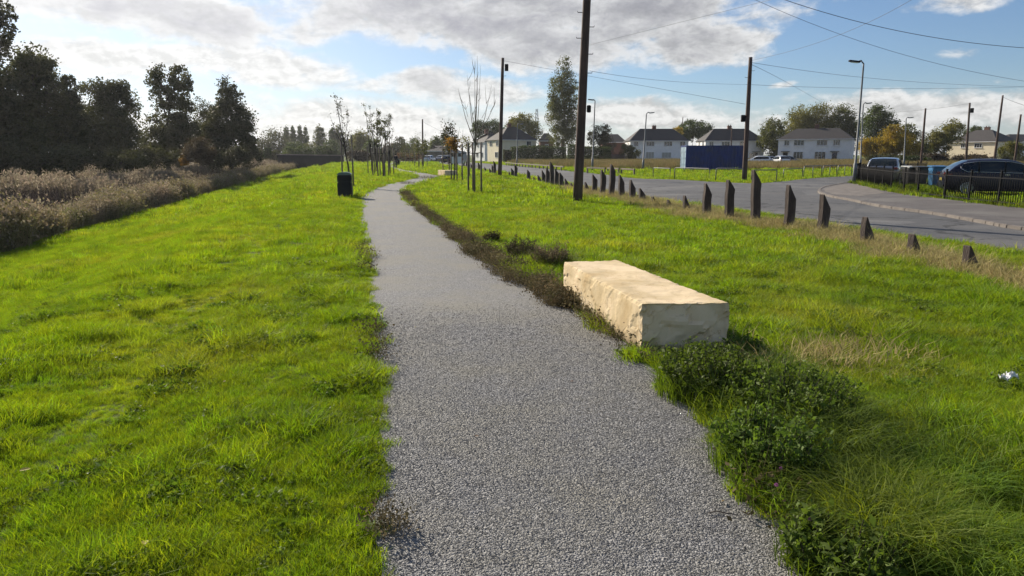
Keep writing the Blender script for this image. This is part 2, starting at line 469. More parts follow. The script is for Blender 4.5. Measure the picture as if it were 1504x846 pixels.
# path outline (left edge then right edge)
left_px = [(540, 1300), (548, 846), (556, 700), (560, 600), (552, 520), (545, 460), (538, 400), (533, 350), (529, 310), (534, 286), (556, 274), (590, 266), (612, 259.5), (600, 255), (583, 250.5), (572, 246.5), (566, 243), (570, 240), (580, 237.5)]
right_px = [(1460, 1300), (1212, 846), (1132, 745), (1060, 660), (990, 565), (930, 519), (880, 478), (825, 440), (765, 408), (718, 382), (668, 345), (630, 318), (604, 295), (596, 282), (604, 274), (630, 266), (650, 260), (638, 256.8), (612, 252.5), (592, 249), (580, 245.5), (578, 242), (584, 239.5), (592, 237.5)]
L_e = smooth_line(left_px); R_e = smooth_line(right_px)
path_poly = L_e + R_e[::-1]
spur_px_a = [(640, 264), (670, 262), (690, 258)]
# wobble the edges a little
def wob(poly, amp):
    out = []
    for i, (x, y) in enumerate(poly):
        a = amp * min(1, 8 / (3 + y)) if y < 40 else 0
        out.append((x + a * (math.sin(y * 3.1 + i) + .6 * math.sin(y * 7.7)), y))
    return out
path_poly = wob(path_poly, .03)
sheet('path', path_poly, .008, M['gravel'])

road_near = [(640, 240.5), (680, 245.5), (735, 253), (777, 260), (843, 272), (894, 284), (997, 299), (1128, 316), (1221, 331), (1315, 345), (1504, 373), (1700, 402), (2100, 460)]
kerb_px = [(2100, 405), (1750, 372), (1504, 339), (1451, 330), (1373, 316), (1295, 305), (1248, 295), (1221, 290), (1205, 284.5), (1204, 280), (1212, 276), (1229, 272.5), (1244, 270)]
branch_near = [(1262, 266.5), (1300, 262), (1400, 257.5), (1600, 253)]
branch_far = [(1600, 247.5), (1400, 251), (1250, 258.5), (1178, 263), (1120, 269), (1064, 268), (992, 264), (932, 262), (903, 258), (860, 253.5), (800, 247.5), (742, 242.5), (690, 238.5), (650, 236.5)]
rn = smooth_line(road_near, 4); kb = smooth_line(kerb_px, 4); bn = smooth_line(branch_near, 2); bf = smooth_line(branch_far, 3)
road_poly = rn + kb + bn + bf
sheet('road', road_poly, .012, M['asphalt'])

fence_px = [(1256, 270.5), (1308, 283), (1347, 289.5), (1386, 295), (1422, 299.5), (1465, 304.5), (1504, 309), (1560, 316), (1700, 333), (2100, 372)]
fence_w = [P(*p) for p in fence_px]
# pavement with kerb
pav_poly = kb + [(v.x, v.y) for v in fence_w]
psh = sheet('pavement', pav_poly, .075, M['pavement'])
# kerb stones: a real step along the kerb line
mb = MB()
pk = [Vector((a, b, 0)) for a, b in kb]
acc = []
for i in range(len(pk) - 1):
    d = (pk[i + 1] - pk[i])
    n = max(1, int(round(d.length / .92)))
    for k in range(n): acc.append(pk[i] + d * (k / n))
acc.append(pk[-1])
for i in range(len(acc) - 1):
    a, b = acc[i], acc[i + 1]; d = b - a
    if d.length < .03: continue
    nrm = Vector((-d.y, d.x, 0)).normalized()
    ang = math.atan2(d.y, d.x)
    mb.box((a + b) / 2 + Vector((0, 0, .026 + random.uniform(-.004, .004))), (d.length - .006, .13, .128), Matrix.Rotation(ang, 3, 'Z'), .012)
k_ = mb.build('kerb', M['concrete']); tag(k_, kind='structure')
# paler concrete corner of the pavement
cc = [P(a, b) for a, b in [(1212, 284), (1224, 288.5), (1262, 291), (1300, 286), (1275, 277), (1257, 271.5), (1240, 272.5), (1222, 276), (1210, 280)]]
sheet('concrete_crossover', [(v.x, v.y) for v in cc], .079, M['concrete'])
# far green with straw meadow behind
meadow_px = [(740, 239), (830, 246), (900, 249), (1000, 249.5), (1130, 249), (1250, 248.5), (1420, 247), (1600, 246), (1700, 236.5), (1300, 236.8), (1000, 236.8), (760, 236.8)]
meadow = [(P(a, b).x, P(a, b).y) for a, b in meadow_px]
M['meadowbase'] = mat('dry_meadow', (.26, .19, .09), (.16, .13, .06), .6, 1, .5, 15, world=True)
sheet('meadow', meadow, .006, M['meadowbase'])


# ground: one sheet to the horizon
def axis(vals):
    return np.array(sorted(set(vals)))
xs = axis(list(np.round(np.arange(-16, 3, .25), 3)) + list(np.round(np.arange(3, 10.01, .5), 3)) + list(np.arange(-60, -16, .5)) + list(np.arange(10, 60, 4)) + [-3000, -1500, -800, -500, -350, -250, -200, -160, -130, -110, -95, -85, -75, -67] + [60, 75, 90, 110, 140, 180, 250, 400, 800, 1500, 3000])
ys = axis(list(np.arange(-6, 30.01, .5)) + list(np.arange(30, 140, 2.0)) + list(np.arange(140, 540, 12.)) + [-40, -20, -10, 600, 700, 900, 1200, 1700, 2500, 4000])
gx, gy = np.meshgrid(xs, ys, indexing='ij')
gz = H(gx, gy)
V = np.stack([gx.ravel(), gy.ravel(), gz.ravel()], 1)
nx, ny = gx.shape
ii = (np.arange(nx - 1)[:, None] * ny + np.arange(ny - 1)[None]).ravel()
tag(np_obj('ground', V, np.stack([ii, ii + ny, ii + ny + 1, ii + 1], 1), M['ground'], smooth=True), kind='structure')

# ---------------------------------------------------------------- scatter
SRC = {}


def source_collection(name, makers):
    c = bpy.data.collections.new(name)          # never linked to the scene
    for i, (V, Fc, material) in enumerate(makers):
        mats = material if isinstance(material, list) else [material]
        o = np_obj('%s_%02d' % (name, i), V, Fc, mats[0])
        for q in mats[1:]: o.data.materials.append(q)
        COL.objects.unlink(o); c.objects.link(o)
    return c


def scatter(name, pts, rot, scl, idx, src, kind='stuff'):
    me = bpy.data.meshes.new(name)
    n = len(pts)
    me.vertices.add(n); me.vertices.foreach_set('co', np.ascontiguousarray(pts, np.float32).ravel())
    a = me.attributes.new('rot', 'FLOAT_VECTOR', 'POINT'); a.data.foreach_set('vector', np.ascontiguousarray(rot, np.float32).ravel())
    a = me.attributes.new('scl', 'FLOAT_VECTOR', 'POINT')
    if np.ndim(scl) == 1: scl = np.repeat(np.asarray(scl)[:, None], 3, 1)
    a.data.foreach_set('vector', np.ascontiguousarray(scl, np.float32).ravel())
    a = me.attributes.new('pick', 'INT', 'POINT'); a.data.foreach_set('value', np.ascontiguousarray(idx, np.int32))
    o = bpy.data.objects.new(name, me); COL.objects.link(o)
    ng = bpy.data.node_groups.new(name, 'GeometryNodeTree')
    ng.interface.new_socket('Geometry', in_out='INPUT', socket_type='NodeSocketGeometry')
    ng.interface.new_socket('Geometry', in_out='OUTPUT', socket_type='NodeSocketGeometry')
    N, L = ng.nodes, ng.links
    gi = N.new('NodeGroupInput'); go = N.new('NodeGroupOutput')
    ci = N.new('GeometryNodeCollectionInfo'); ci.inputs['Collection'].default_value = src
    ci.inputs['Separate Children'].default_value = True; ci.inputs['Reset Children'].default_value = True
    ip = N.new('GeometryNodeInstanceOnPoints'); ip.inputs['Pick Instance'].default_value = True

    def attr(nm, t):
        q = N.new('GeometryNodeInputNamedAttribute'); q.data_type = t; q.inputs['Name'].default_value = nm
        return q.outputs['Attribute']
    e2r = N.new('FunctionNodeEulerToRotation')
    L.new(attr('rot', 'FLOAT_VECTOR'), e2r.inputs[0]); L.new(e2r.outputs[0], ip.inputs['Rotation'])
    L.new(attr('scl', 'FLOAT_VECTOR'), ip.inputs['Scale']); L.new(attr('pick', 'INT'), ip.inputs['Instance Index'])
    L.new(gi.outputs[0], ip.inputs['Points']); L.new(ci.outputs[0], ip.inputs['Instance']); L.new(ip.outputs[0], go.inputs[0])
    md = o.modifiers.new('scatter', 'NODES'); md.node_group = ng
    return tag(o, kind=kind)


def blades(n, rad, h0, h1, w, lean, curl=.5, seg=3, droop=0.0):
    """tuft of n tapering curved blades"""
    r = rad * np.sqrt(rng.random(n)); a = rng.random(n) * 2 * PI
    bx, by = r * np.cos(a), r * np.sin(a)
    h = h0 + (h1 - h0) * rng.random(n) ** 1.3
    la = rng.random(n) * 2 * PI
    la = np.where(rng.random(n) < .6, a + rng.normal(0, .7, n), la)
    ln = lean * (0.3 + rng.random(n)) * h
    wa = rng.random(n) * PI
    ts = np.linspace(0, 1, seg + 1)
    V = np.zeros((n, seg + 1, 2, 3))
    for k, t in enumerate(ts):
        off = ln * (t ** (1 + curl * 1.6))
        z = h * (t - droop * t ** 3)
        ww = w * (1 - t) ** .6 * .5 if k < seg else w * .04
        for j, sg in enumerate((-1, 1)):
            V[:, k, j, 0] = bx + np.cos(la) * off + sg * ww * np.cos(wa)
            V[:, k, j, 1] = by + np.sin(la) * off + sg * ww * np.sin(wa)
            V[:, k, j, 2] = z
    V[:, 0, :, 2] -= .02
    base = (np.arange(n) * (seg + 1) * 2)[:, None]
    f = []
    for k in range(seg):
        f.append(base + np.array([[2 * k, 2 * k + 1, 2 * k + 3, 2 * k + 2]]))
    return V.reshape(-1, 3), np.concatenate(f, 0)


def quads(C, size, aspect=.6, up=None):
    """leaf rhombi at centres C with random directions"""
    n = len(C)
    a = rng.normal(size=(n, 3)); a /= np.linalg.norm(a, axis=1)[:, None]
    if up is not None: a = a * (1 - up) + np.array([0, 0, 1.0]) * up; a /= np.linalg.norm(a, axis=1)[:, None]
    b = rng.normal(size=(n, 3)); b -= (b * a).sum(1)[:, None] * a; b /= np.linalg.norm(b, axis=1)[:, None]
    s = (size * (.6 + .8 * rng.random(n)))[:, None] if np.isscalar(size) else (size * (.6 + .8 * rng.random(n)))[:, None]
    V = np.stack([C - a * s * .5, C + b * s * .5 * aspect, C + a * s * .5, C - b * s * .5 * aspect], 1)
    return V.reshape(-1, 3), (np.arange(n) * 4)[:, None] + np.array([[0, 1, 2, 3]])


def join(*vf):
    Vs, Fs, o = [], [], 0
    for v, f in vf:
        Vs.append(v); Fs.append(f + o); o += len(v)
    return np.concatenate(Vs), np.concatenate(Fs)


def vnoise(x, y, s, seed=0):
    """smooth value noise"""
    x = x / s + seed * 17.3; y = y / s + seed * 9.1
    xi, yi = np.floor(x).astype(int), np.floor(y).astype(int)
    def h(i, j):
        v = np.sin(i * 127.1 + j * 311.7 + seed * 74.7) * 43758.5453
        return v - np.floor(v)
    fx, fy = x - xi, y - yi
    fx = fx * fx * (3 - 2 * fx); fy = fy * fy * (3 - 2 * fy)
    return (h(xi, yi) * (1 - fx) + h(xi + 1, yi) * fx) * (1 - fy) + (h(xi, yi + 1) * (1 - fx) + h(xi + 1, yi + 1) * fx) * fy


# post row (used for the dry strip too)
posts_px = [(1424, 397, 360, 15), (1340, 376, 344, 13), (1272, 360, 318, 13), (1208, 343, 285, 17), (1158, 336, 271, 17), (1109, 328, 249, 17),
            (1070, 324.5, 264, 12), (1037, 319, 269, 12), (1008, 312, 287, 9), (985, 307, 293, 8), (961.5, 302.5, 288.5, 8), (943, 298.5, 276, 8), (928, 295.5, 264, 8),
            (913, 293, 256.5, 8), (898, 291, 241, 8), (885, 288.5, 249, 7), (873, 285.5, 255.8, 7), (862, 283, 267, 6), (841, 278.5, 268.5, 6), (832.5, 276, 262, 6),
            (824.5, 274.5, 253, 6), (817.5, 273, 247.5, 6), (811, 272, 237.5, 6), (804, 270.5, 246, 5), (798, 269, 250, 5), (792, 267.5, 257, 5), (785.5, 266, 260, 5),
            (776.5, 264, 249, 5), (757.5, 260.5, 241, 4), (753, 259.5, 247, 4), (749, 259, 252, 4), (727, 256, 236, 4), (724, 255.5, 242, 4), (720.5, 255, 247, 4), (716.5, 254.5, 250, 4),
            (713, 253.7, 245, 4), (703.5, 251.5, 238, 4), (692.5, 248.7, 240, 3), (685.5, 246, 238, 3), (672, 243, 236, 3), (665, 242, 234, 3), (658.4, 241, 234.5, 3), (651, 239.8, 233, 3), (645, 238.9, 232.5, 3),
            (640, 238.2, 232, 3), (636.6, 237.7, 232.5, 3), (633, 237.2, 232.5, 3)]
post_w = [P(a, b) for a, b, _, _ in posts_px]
post_line = np.array([(v.x, v.y) for v in post_w] )
post_line = np.vstack([[(post_line[0] * 2 - post_line[1])], post_line])


def dist_line(X, Y, line):
    d = np.full(len(X), 1e9)
    for i in range(len(line) - 1):
        a, b = line[i], line[i + 1]; ab = b - a; L2 = (ab ** 2).sum()
        t = np.clip(((X - a[0]) * ab[0] + (Y - a[1]) * ab[1]) / L2, 0, 1)
        d = np.minimum(d, np.hypot(X - a[0] - t * ab[0], Y - a[1] - t * ab[1]))
    return d


bench_c = [P(940, 518), P(1068, 518)]
NEARY = P(940, 518).y
bench_far_l, bench_far_r = Vector((.60, 7.96)), Vector((1.24, 8.2))
bench_poly = [(bench_c[0].x, NEARY), (bench_c[1].x, NEARY), (bench_far_r.x, bench_far_r.y), (bench_far_l.x, bench_far_l.y)]


def sample(y0, y1, n, fx=.86, xmin=None, xmax=None):
    y = np.sqrt(y0 ** 2 + (y1 ** 2 - y0 ** 2) * rng.random(n))
    x = (rng.random(n) * 2 - 1) * (y * fx + .8)
    return x, y


def grass_ok(X, Y, edge=0.0):
    jx = X + (vnoise(X, Y, .12, 3) - .5) * .22; jy = Y + (vnoise(X, Y, .15, 4) - .5) * .2
    near = Y < 60
    ok = ~np.where(near, inside(path_poly, jx, jy), inside(path_poly, X, Y))
    ok &= ~inside(road_poly, X, Y)
    ok &= ~inside(pav_poly, X, Y)
    ok &= ~inside(bench_poly, X, Y)
    ok &= ~inside(meadow, X, Y)
    ok &= s_of(X, Y) > -10.6
    return ok


g_src = []
for k in range(5): g_src.append((*blades(60, .085, .02, .062, .0036, 1.05, .6), M['grass']))
for k in range(3): g_src.append((*blades(40, .10, .05, .12, .0042, .9, .8, droop=.15), M['grass']))
for k in range(3): g_src.append((*blades(60, .17, .03, .085, .009, 1.0, .6, seg=2), M['grass']))
for k in range(3): g_src.append((*blades(46, .36, .04, .11, .024, .9, .5, seg=2), M['grass']))
def lowleaf():
    n = 60; a = rng.random(n) * 2 * PI; r = .10 * np.sqrt(rng.random(n))
    return quads(np.stack([r * np.cos(a), r * np.sin(a), .012 + .035 * rng.random(n)], 1), .024, .75, up=.25)
g_src += [(*join(lowleaf(), blades(30, .1, .03, .07, .004, .9)), M['lowleaf']) for k in range(2)]
grass_src = source_collection('grass_source', g_src)

xs_, ys_, sc_, ix_ = [], [], [], []
for (y0, y1, n, lo, hi, s0) in [(1.2, 5, 19500, 0, 5, 1.0), (5, 11, 44000, 0, 5, 1.2), (9.5, 26, 50000, 8, 11, 1.1), (22, 62, 60000, 11, 14, 1.0), (58, 150, 30000, 11, 14, 1.7)]:
    x, y = sample(y0, y1, n)
    ok = grass_ok(x, y)
    x, y = x[ok], y[ok]
    clump = vnoise(x, y, .5, 1) * .6 + vnoise(x, y, .17, 2) * .5
    # bare or thin places
    thin = vnoise(x, y, 1.3, 5) * .6 + vnoise(x, y, .33, 6) * .5
    keep = (thin > .24) | (rng.random(len(x)) < .6)
    pd = dist_line(x, y, post_line)
    keep &= ~((pd < .25 + .4 * vnoise(x, y, .8, 8)) & (rng.random(len(x)) < .6))
    x, y, clump = x[keep], y[keep], clump[keep]
    xs_.append(x); ys_.append(y)
    sc_.append(s0 * (.35 + 1.15 * clump) * (.7 + .6 * rng.random(len(x))))
    i = rng.integers(lo, hi, len(x))
    if lo == 0:
        tall = (clump > .74) & (rng.random(len(x)) < .5)
        i = np.where(tall, rng.integers(5, 8, len(x)), i)
        i = np.where((vnoise(x, y, .3, 31) > .62) & (rng.random(len(x)) < .13), rng.integers(14, 16, len(x)), i)
    sb = s_of(x, y)
    sc_[-1] = sc_[-1] * np.where(sb < -1.5, .82 + .28 * np.sin(sb * 2.1 + 1.2), 1.0)
    sc_[-1] = sc_[-1] * np.where((x < 0) & (y < 30), .78, .92)
    ix_.append(i)
x = np.concatenate(xs_); y = np.concatenate(ys_); s = np.concatenate(sc_); ix = np.concatenate(ix_)
# short where mown beside the posts, longer beside the path edge on the right
sb = s_of(x, y); band = np.sin(sb * 1.75 + 2.2 + .8 * vnoise(x, y, 9, 51)) + .8 * (vnoise(sb, y / 9, .8, 52) - .5)
tl = np.where(sb < -.8, np.clip(band, -1, 1) * .42, 0) + .0
za = rng.random(len(x)) * 2 * PI; ph = R(13)
rot = np.stack([rng.normal(0, .15, len(x)) + tl * np.cos(ph - za), rng.normal(0, .15, len(x)) + tl * np.sin(ph - za), za], 1)
go = scatter('grass', np.stack([x, y, H(x, y) + .004], 1), rot, s, ix, grass_src)
tag(go, 'short sunlit green grass covering the bank and verge', 'grass')

# dry strip by the posts and dead patch near the bench
st_src = source_collection('straw_source', [(*blades(40, .16, .02, .09, .006, 1.6, .5, seg=2), M['straw']) for k in range(4)])
x, y = sample(7, 34, 260000)
d = dist_line(x, y, post_line)
wdt = .4 + .7 * vnoise(x, y, .8, 8)
ok = grass_ok(x, y) & (d < wdt) & (rng.random(len(x)) < .7 * (1 - d / wdt) + .1)
X1, Y1 = x[ok], y[ok]
x, y = sample(3, 9, 9000)
c1 = P(1200, 530)
ok = (np.hypot((x - c1.x) / .85, (y - c1.y) / .5) < 1) & (rng.random(len(x)) < .6) & grass_ok(x, y) & (vnoise(x, y, .3, 9) > .58)
X2, Y2 = x[ok], y[ok]
x, y = sample(2, 12, 8000)
ok = grass_ok(x, y) & (x < 0) & (vnoise(x, y, .45, 10) > 2)
x = np.concatenate([X1, X2, x[ok]]); y = np.concatenate([Y1, Y2, y[ok]])
rot = np.stack([rng.normal(0, .2, len(x)), rng.normal(0, .2, len(x)), rng.random(len(x)) * 2 * PI], 1)
tag(scatter('dry_grass', np.stack([x, y, H(x, y)], 1), rot, 1.0 + .7 * rng.random(len(x)) + np.clip(y / 60, 0, 1), rng.integers(0, 4, len(x)), st_src),
    'dry straw coloured dead grass around the feet of the timber posts', 'dry grass')

# straw meadow beyond the far green
md_src = source_collection('meadow_source', [(*blades(60, .6, .3, .75, .03, .35, .5, seg=2), M['meadowgrass']) for k in range(4)])
mx_ = np.array(meadow); n = 24000
x = rng.uniform(mx_[:, 0].min(), mx_[:, 0].max(), n * 3); y = rng.uniform(mx_[:, 1].min(), 165, n * 3)
ok = inside(meadow, x, y) & (np.abs(x) < y * .85)
x, y = x[ok][:n], y[ok][:n]
rot = np.stack([rng.normal(0, .1, len(x)), rng.normal(0, .1, len(x)), rng.random(len(x)) * 2 * PI], 1)
tag(scatter('tall_dry_grass', np.stack([x, y, 0 * x], 1), rot, .7 + .6 * rng.random(len(x)), rng.integers(0, 4, len(x)), md_src),
    'tall tan dry meadow grass between the far green and the houses', 'dry grass')

# pebbles on the near path
def pebble():
    bm = bmesh.new(); bmesh.ops.create_icosphere(bm, subdivisions=1, radius=.5)
    for v in bm.verts: v.co = Vector((v.co.x * random.uniform(.8, 1.3), v.co.y * random.uniform(.7, 1.1), v.co.z * random.uniform(.5, .9)))
    V = np.array([v.co for v in bm.verts]); Fc = np.array([[v.index for v in f.verts] for f in bm.faces]); bm.free()
    return V, Fc
pb_src = source_collection('pebble_source', [(*pebble(), M['pebble']) for k in range(6)])
x, y = sample(1.4, 8.0, 800000, .5)
u = rng.random(len(x)) < np.clip((7.8 - y) / 4.5, 0, 1)
x, y = x[u], y[u]
ok = inside(path_poly, x, y) & ~inside(bench_poly, x, y)
x, y = x[ok], y[ok]
sz = .0026 + .0050 * rng.random(len(x)) ** 3
sz *= np.clip(y / 5, 1, 1.3)
rot = rng.random((len(x), 3)) * 6.28
tag(scatter('gravel', np.stack([x, y, np.full(len(x), .009)], 1), rot, sz, rng.integers(0, 6, len(x)), pb_src), 'loose grey gravel chippings on the footpath', 'gravel')

# reeds in the drain
def reed(n=26, rad=.55, h0=1.3, h1=2.1, plume=.8, w=.022):
    st = blades(n, rad, h0, h1, w, .10, .6, seg=3)
    lv = blades(n * 2, rad, h0 * .5, h1 * .85, w * 1.1, .5, .8, seg=2, droop=.25)
    V, Fc = join(st, lv)
    # plumes on the stem tips
    tips = st[0].reshape(n, 4, 2, 3)[:, 3, 0, :]
    k = int(n * plume)
    C = np.repeat(tips[:k], 5, 0) + rng.normal(0, 1, (k * 5, 3)) * np.array([.04, .04, .09])
    pv, pf = quads(C, .13, .35, up=.5)
    V2, F2 = join((V, Fc), (pv, pf))
    mi = np.zeros(len(F2), int); mi[len(Fc):] = 1
    return V2, F2, mi
def src_two(name, items, mats):
    c = bpy.data.collections.new(name)
    for i, (V, Fc, mi) in enumerate(items):
        o = np_obj('%s_%02d' % (name, i), V, Fc, mats[0]); o.data.materials.append(mats[1])
        o.data.polygons.foreach_set('material_index', np.ascontiguousarray(mi, np.int32))
        COL.objects.unlink(o); c.objects.link(o)
    return c
M['reeddark'] = mat('old_reed_leaf', (.085, .065, .058), (.035, .03, .03), .5, .8, translucent=.2, randv=.4, spec=.2, world=True)
reed_src = src_two('reed_source', [reed(26, .55, 1.3, 2.1, .6) for k in range(3)], [M['reedleaf'], M['reedplume']])
for o_ in list(src_two('reed_source_old', [reed(30, .55, 1.1, 1.9, .06) for k in range(3)], [M['reeddark'], M['reedplume']]).objects):
    o_.name = 'reed_source_1' + o_.name[-1]; reed_src.objects.link(o_)
n = 70000
y = 3 + 190 * rng.random(n) ** 1.25
sv = -13 - 37 * rng.random(n)
x = (sv - y * SB) / CB
big = vnoise(x, y, 7.5, 11); sm = vnoise(x, y, 2.2, 12)
ok = (np.abs(x) < y * .9 + 6) & (big * .7 + sm * .45 > .40)
ok &= rng.random(n) < np.clip(1.5 - (-sv - 11) / 60, .3, 1)
x, y, sv, big, sm = x[ok], y[ok], sv[ok], big[ok], sm[ok]
rot = np.stack([rng.normal(0, .09, len(x)), rng.normal(0, .09, len(x)), rng.random(len(x)) * 2 * PI], 1)
pl = (vnoise(x, y, 8, 13) * .8 + .25 * np.clip((y - 32) / 12, -1, 1) > .44) & (sv < -14)
s = (.50 + .22 * rng.random(len(x)) + .55 * vnoise(x, y, 6, 14) + .2 * sm)
tag(scatter('reeds', np.stack([x, y, H(x, y)], 1), rot, s, np.where(pl, rng.integers(0, 3, len(x)), rng.integers(3, 6, len(x))), reed_src),
    'dense brown reeds with pale feathery plumes in the drain left of the bank', 'reeds')
# ragged bank weeds between the mown bank and the reeds
def bweed():
    a = blades(40, .42, .4, 1.0, .02, .4, .6, seg=2)
    C = rng.normal(0, 1, (260, 3)) * np.array([.22, .22, .2]) + np.array([0, 0, .48])
    q = quads(C, .075, .6)
    V, Fc = join(a, q); t = a[0].reshape(40, 3, 2, 3)[:7, 2, 0, :]
    C2 = np.repeat(t, 6, 0) + rng.normal(0, 1, (42, 3)) * np.array([.04, .04, .08])
    pv, pf = quads(C2, .085, .4, up=.4); V2, F2 = join((V, Fc), (pv, pf)); mi = np.zeros(len(F2), int); mi[len(Fc):] = 1
    return V2, F2, mi
bw_src = src_two('bank_weed_source', [bweed() for k in range(4)], [M['bankweed'], M['reedplume']])
n = 20000
y = 4 + 150 * rng.random(n) ** 1.4
sv = -10.3 - 4.2 * rng.random(n) ** 1.3
x = (sv - y * SB) / CB
sv2 = sv + (vnoise(x, y, 2.0, 15) - .5) * 1.2
ok = sv2 < -10.5
x, y = x[ok], y[ok]
rot = np.stack([rng.normal(0, .1, len(x)), rng.normal(0, .1, len(x)), rng.random(len(x)) * 2 * PI], 1)
tag(scatter('bank_weeds', np.stack([x, y, H(x, y)], 1), rot, .35 + .45 * rng.random(len(x)) + .85 * vnoise(x, y, 2.4, 19), rng.integers(0, 4, len(x)), bw_src),
    'ragged brown green weeds along the foot of the mown bank', 'weeds')

# dead scrubby weeds along the right edge of the path
def dweed():
    a = blades(24, .12, .05, .2, .006, 1.0, .5, seg=2)
    C = rng.normal(0, 1, (150, 3)) * np.array([.09, .09, .055]) + np.array([0, 0, .06]); C[:, 2] = np.abs(C[:, 2])
    return join(a, quads(C, .026, .6))
dw_src = source_collection('dead_weed_source', [(*dweed(), M['deadweed']) for k in range(5)])
Rn = np.array([(a, b) for a, b in R_e if b < 31 and b > 1.5])
x, y = sample(1.6, 30, 150000, .6)
d = dist_line(x, y, Rn)
dens = .10 + .30 * vnoise(x, y, 1.3, 16)
zone = (y > 7.5)
wd = np.where(y > 14, .10, np.where(y > 7.5, .26, .05)) * (.2 + 1.2 * vnoise(x, y, .5, 17))
ok = (d < wd) & ~inside(bench_poly, x, y) & (rng.random(len(x)) < np.where(zone, .34, .08)) & (vnoise(x, y, .8, 22) > .25)
X1, Y1 = x[ok], y[ok]
# a little along the left edge and at the foot of the block
Ln = np.array([(a, b) for a, b in L_e if b < 16 and b > 1.5])
x, y = sample(1.6, 16, 60000, .4)
ok = (dist_line(x, y, Ln) < .06) & (vnoise(x, y, .4, 18) > .6) & (rng.random(len(x)) < .07)
X2, Y2 = x[ok], y[ok]
bl = np.array([bench_poly[0], bench_poly[3]]); x, y = sample(4, 9, 30000, .4)
ok = (dist_line(x, y, bl) < .09) & ~inside(bench_poly, x, y) & (y > 6.4) & (rng.random(len(x)) < .12 + .5 * (y > 7.4))
X3, Y3 = x[ok], y[ok]
x = np.concatenate([X1, X2, X3]); y = np.concatenate([Y1, Y2, Y3])
rot = np.stack([rng.normal(0, .2, len(x)), rng.normal(0, .2, len(x)), rng.random(len(x)) * 2 * PI], 1)
tag(scatter('dead_weeds', np.stack([x, y, 0 * x + .01], 1), rot, .55 + .6 * rng.random(len(x)), rng.integers(0, 5, len(x)), dw_src),
    'dead brown scrubby weeds along the edges of the gravel path', 'weeds')

# pavement-side weeds under the railing and lusher yard grass
x, y = [], []
fl = np.array([(v.x, v.y) for v in fence_w])
xa = rng.uniform(8, 50, 30000); ya = rng.uniform(14, 46, 30000)
ok = (dist_line(xa, ya, fl) < .16) & (rng.random(len(xa)) < .8)
wk_src = source_collection('kerb_weed_source', [(*blades(34, .2, .05, .24, .014, .7, .5, seg=2), M['longgrass']) for k in range(3)])
xa, ya = xa[ok], ya[ok]
rot = np.stack([0 * xa, 0 * xa, rng.random(len(xa)) * 2 * PI], 1)
tag(scatter('railing_weeds', np.stack([xa, ya, 0 * xa + .08], 1), rot, .7 + .8 * rng.random(len(xa)), rng.integers(0, 3, len(xa)), wk_src),
    'low green weeds growing along the foot of the black railing', 'weeds')


# ---------------------------------------------------------------- foreground plants
def leafy_weed(name, x, y, rad, h, nst, label, seed, matl='weedleaf'):
    r = np.random.default_rng(seed)
    root = empty(name, (x, y, 0), 0, label, 'weed plant', 'leafy weeds at the path edge')
    mb = MB(); C = []
    for i in range(nst):
        a = r.random() * 2 * PI; rr = rad * math.sqrt(r.random()); hh = h * (.45 + .6 * r.random()) * (1 - .35 * rr / rad)
        bx, by = rr * math.cos(a) * .8, rr * math.sin(a) * .8
        lx, ly = math.cos(a) * hh * r.uniform(0, .5), math.sin(a) * hh * r.uniform(0, .5)
        p0 = Vector((bx, by, -.01)); p1 = Vector((bx + lx * .4, by + ly * .4, hh * .55)); p2 = Vector((bx + lx, by + ly, hh))
        mb.tube([p0, p1, p2], [.003, .0025, .0015], 4, cap=False)
        for t in np.linspace(.15, 1, 13):
            q = p0.lerp(p1, t * 2) if t < .5 else p1.lerp(p2, t * 2 - 1)
            for _ in range(3):
                C.append((q.x + r.normal(0, .018), q.y + r.normal(0, .018), max(.01, q.z + r.normal(0, .012))))
    mb.build('stem', M['bark'], root)
    C = np.array(C); V, Fc = quads(C, .018 + .026 * r.random(len(C)) ** 2, .5, up=.1)
    np_obj('leaves', V, Fc, M[matl], root)
    V, Fc = blades(int(nst * 4), rad * 1.1, h * .4, h * 1.05, .005, .7, .9, seg=4, droop=.4)
    np_obj('grass_blades', V, Fc, M['longgrass'], root)
    return root


wp = [((1040, 580), .34, .42, 280, 'bushy dark green weed clump just in front of the stone block'),
      ((1125, 690), .27, .37, 220, 'bushy leafy weed with small pale leaves beside the path, nearer than the block clump'),
      ((1235, 835), .24, .24, 150, 'low leafy weed at the bottom edge of the photo by the gravel'),
      ((1150, 612), .42, .38, 280, 'wide dark weed clump on the grass behind the pale leafed weed'),
      ((808, 396), .26, .44, 150, 'brown scrubby weed clump at the far end of the stone block', 'deadweed'),
      ((765, 378), .22, .36, 110, 'brown scrubby weed further along the path edge than the block clump', 'deadweed'),
      ((722, 356), .16, .26, 60, 'small brown weed furthest along the path edge', 'deadweed'),
      ((1090, 520), .16, .18, 40, 'small weed clump in the shade at the corner of the stone block')]
for i, q in enumerate(wp):
    (a, b), rad, h, n, lab = q[:5]
    v = P(a, b); leafy_weed('weed_plant', v.x, v.y, rad, h, n, lab, 50 + i, *q[5:])


def tussock(px, py, rad, h, n, lab, seed, mt='longgrass', nm='grass_tussock'):
    v = P(px, py)
    root = empty(nm, (v.x, v.y, 0), 0, lab, 'grass tussock', 'long grass tussocks')
    V, Fc = blades(n, rad, h * .5, h, .0055, 1.0, .9, seg=4, droop=.45)
    np_obj('blades', V, Fc, M[mt], root)


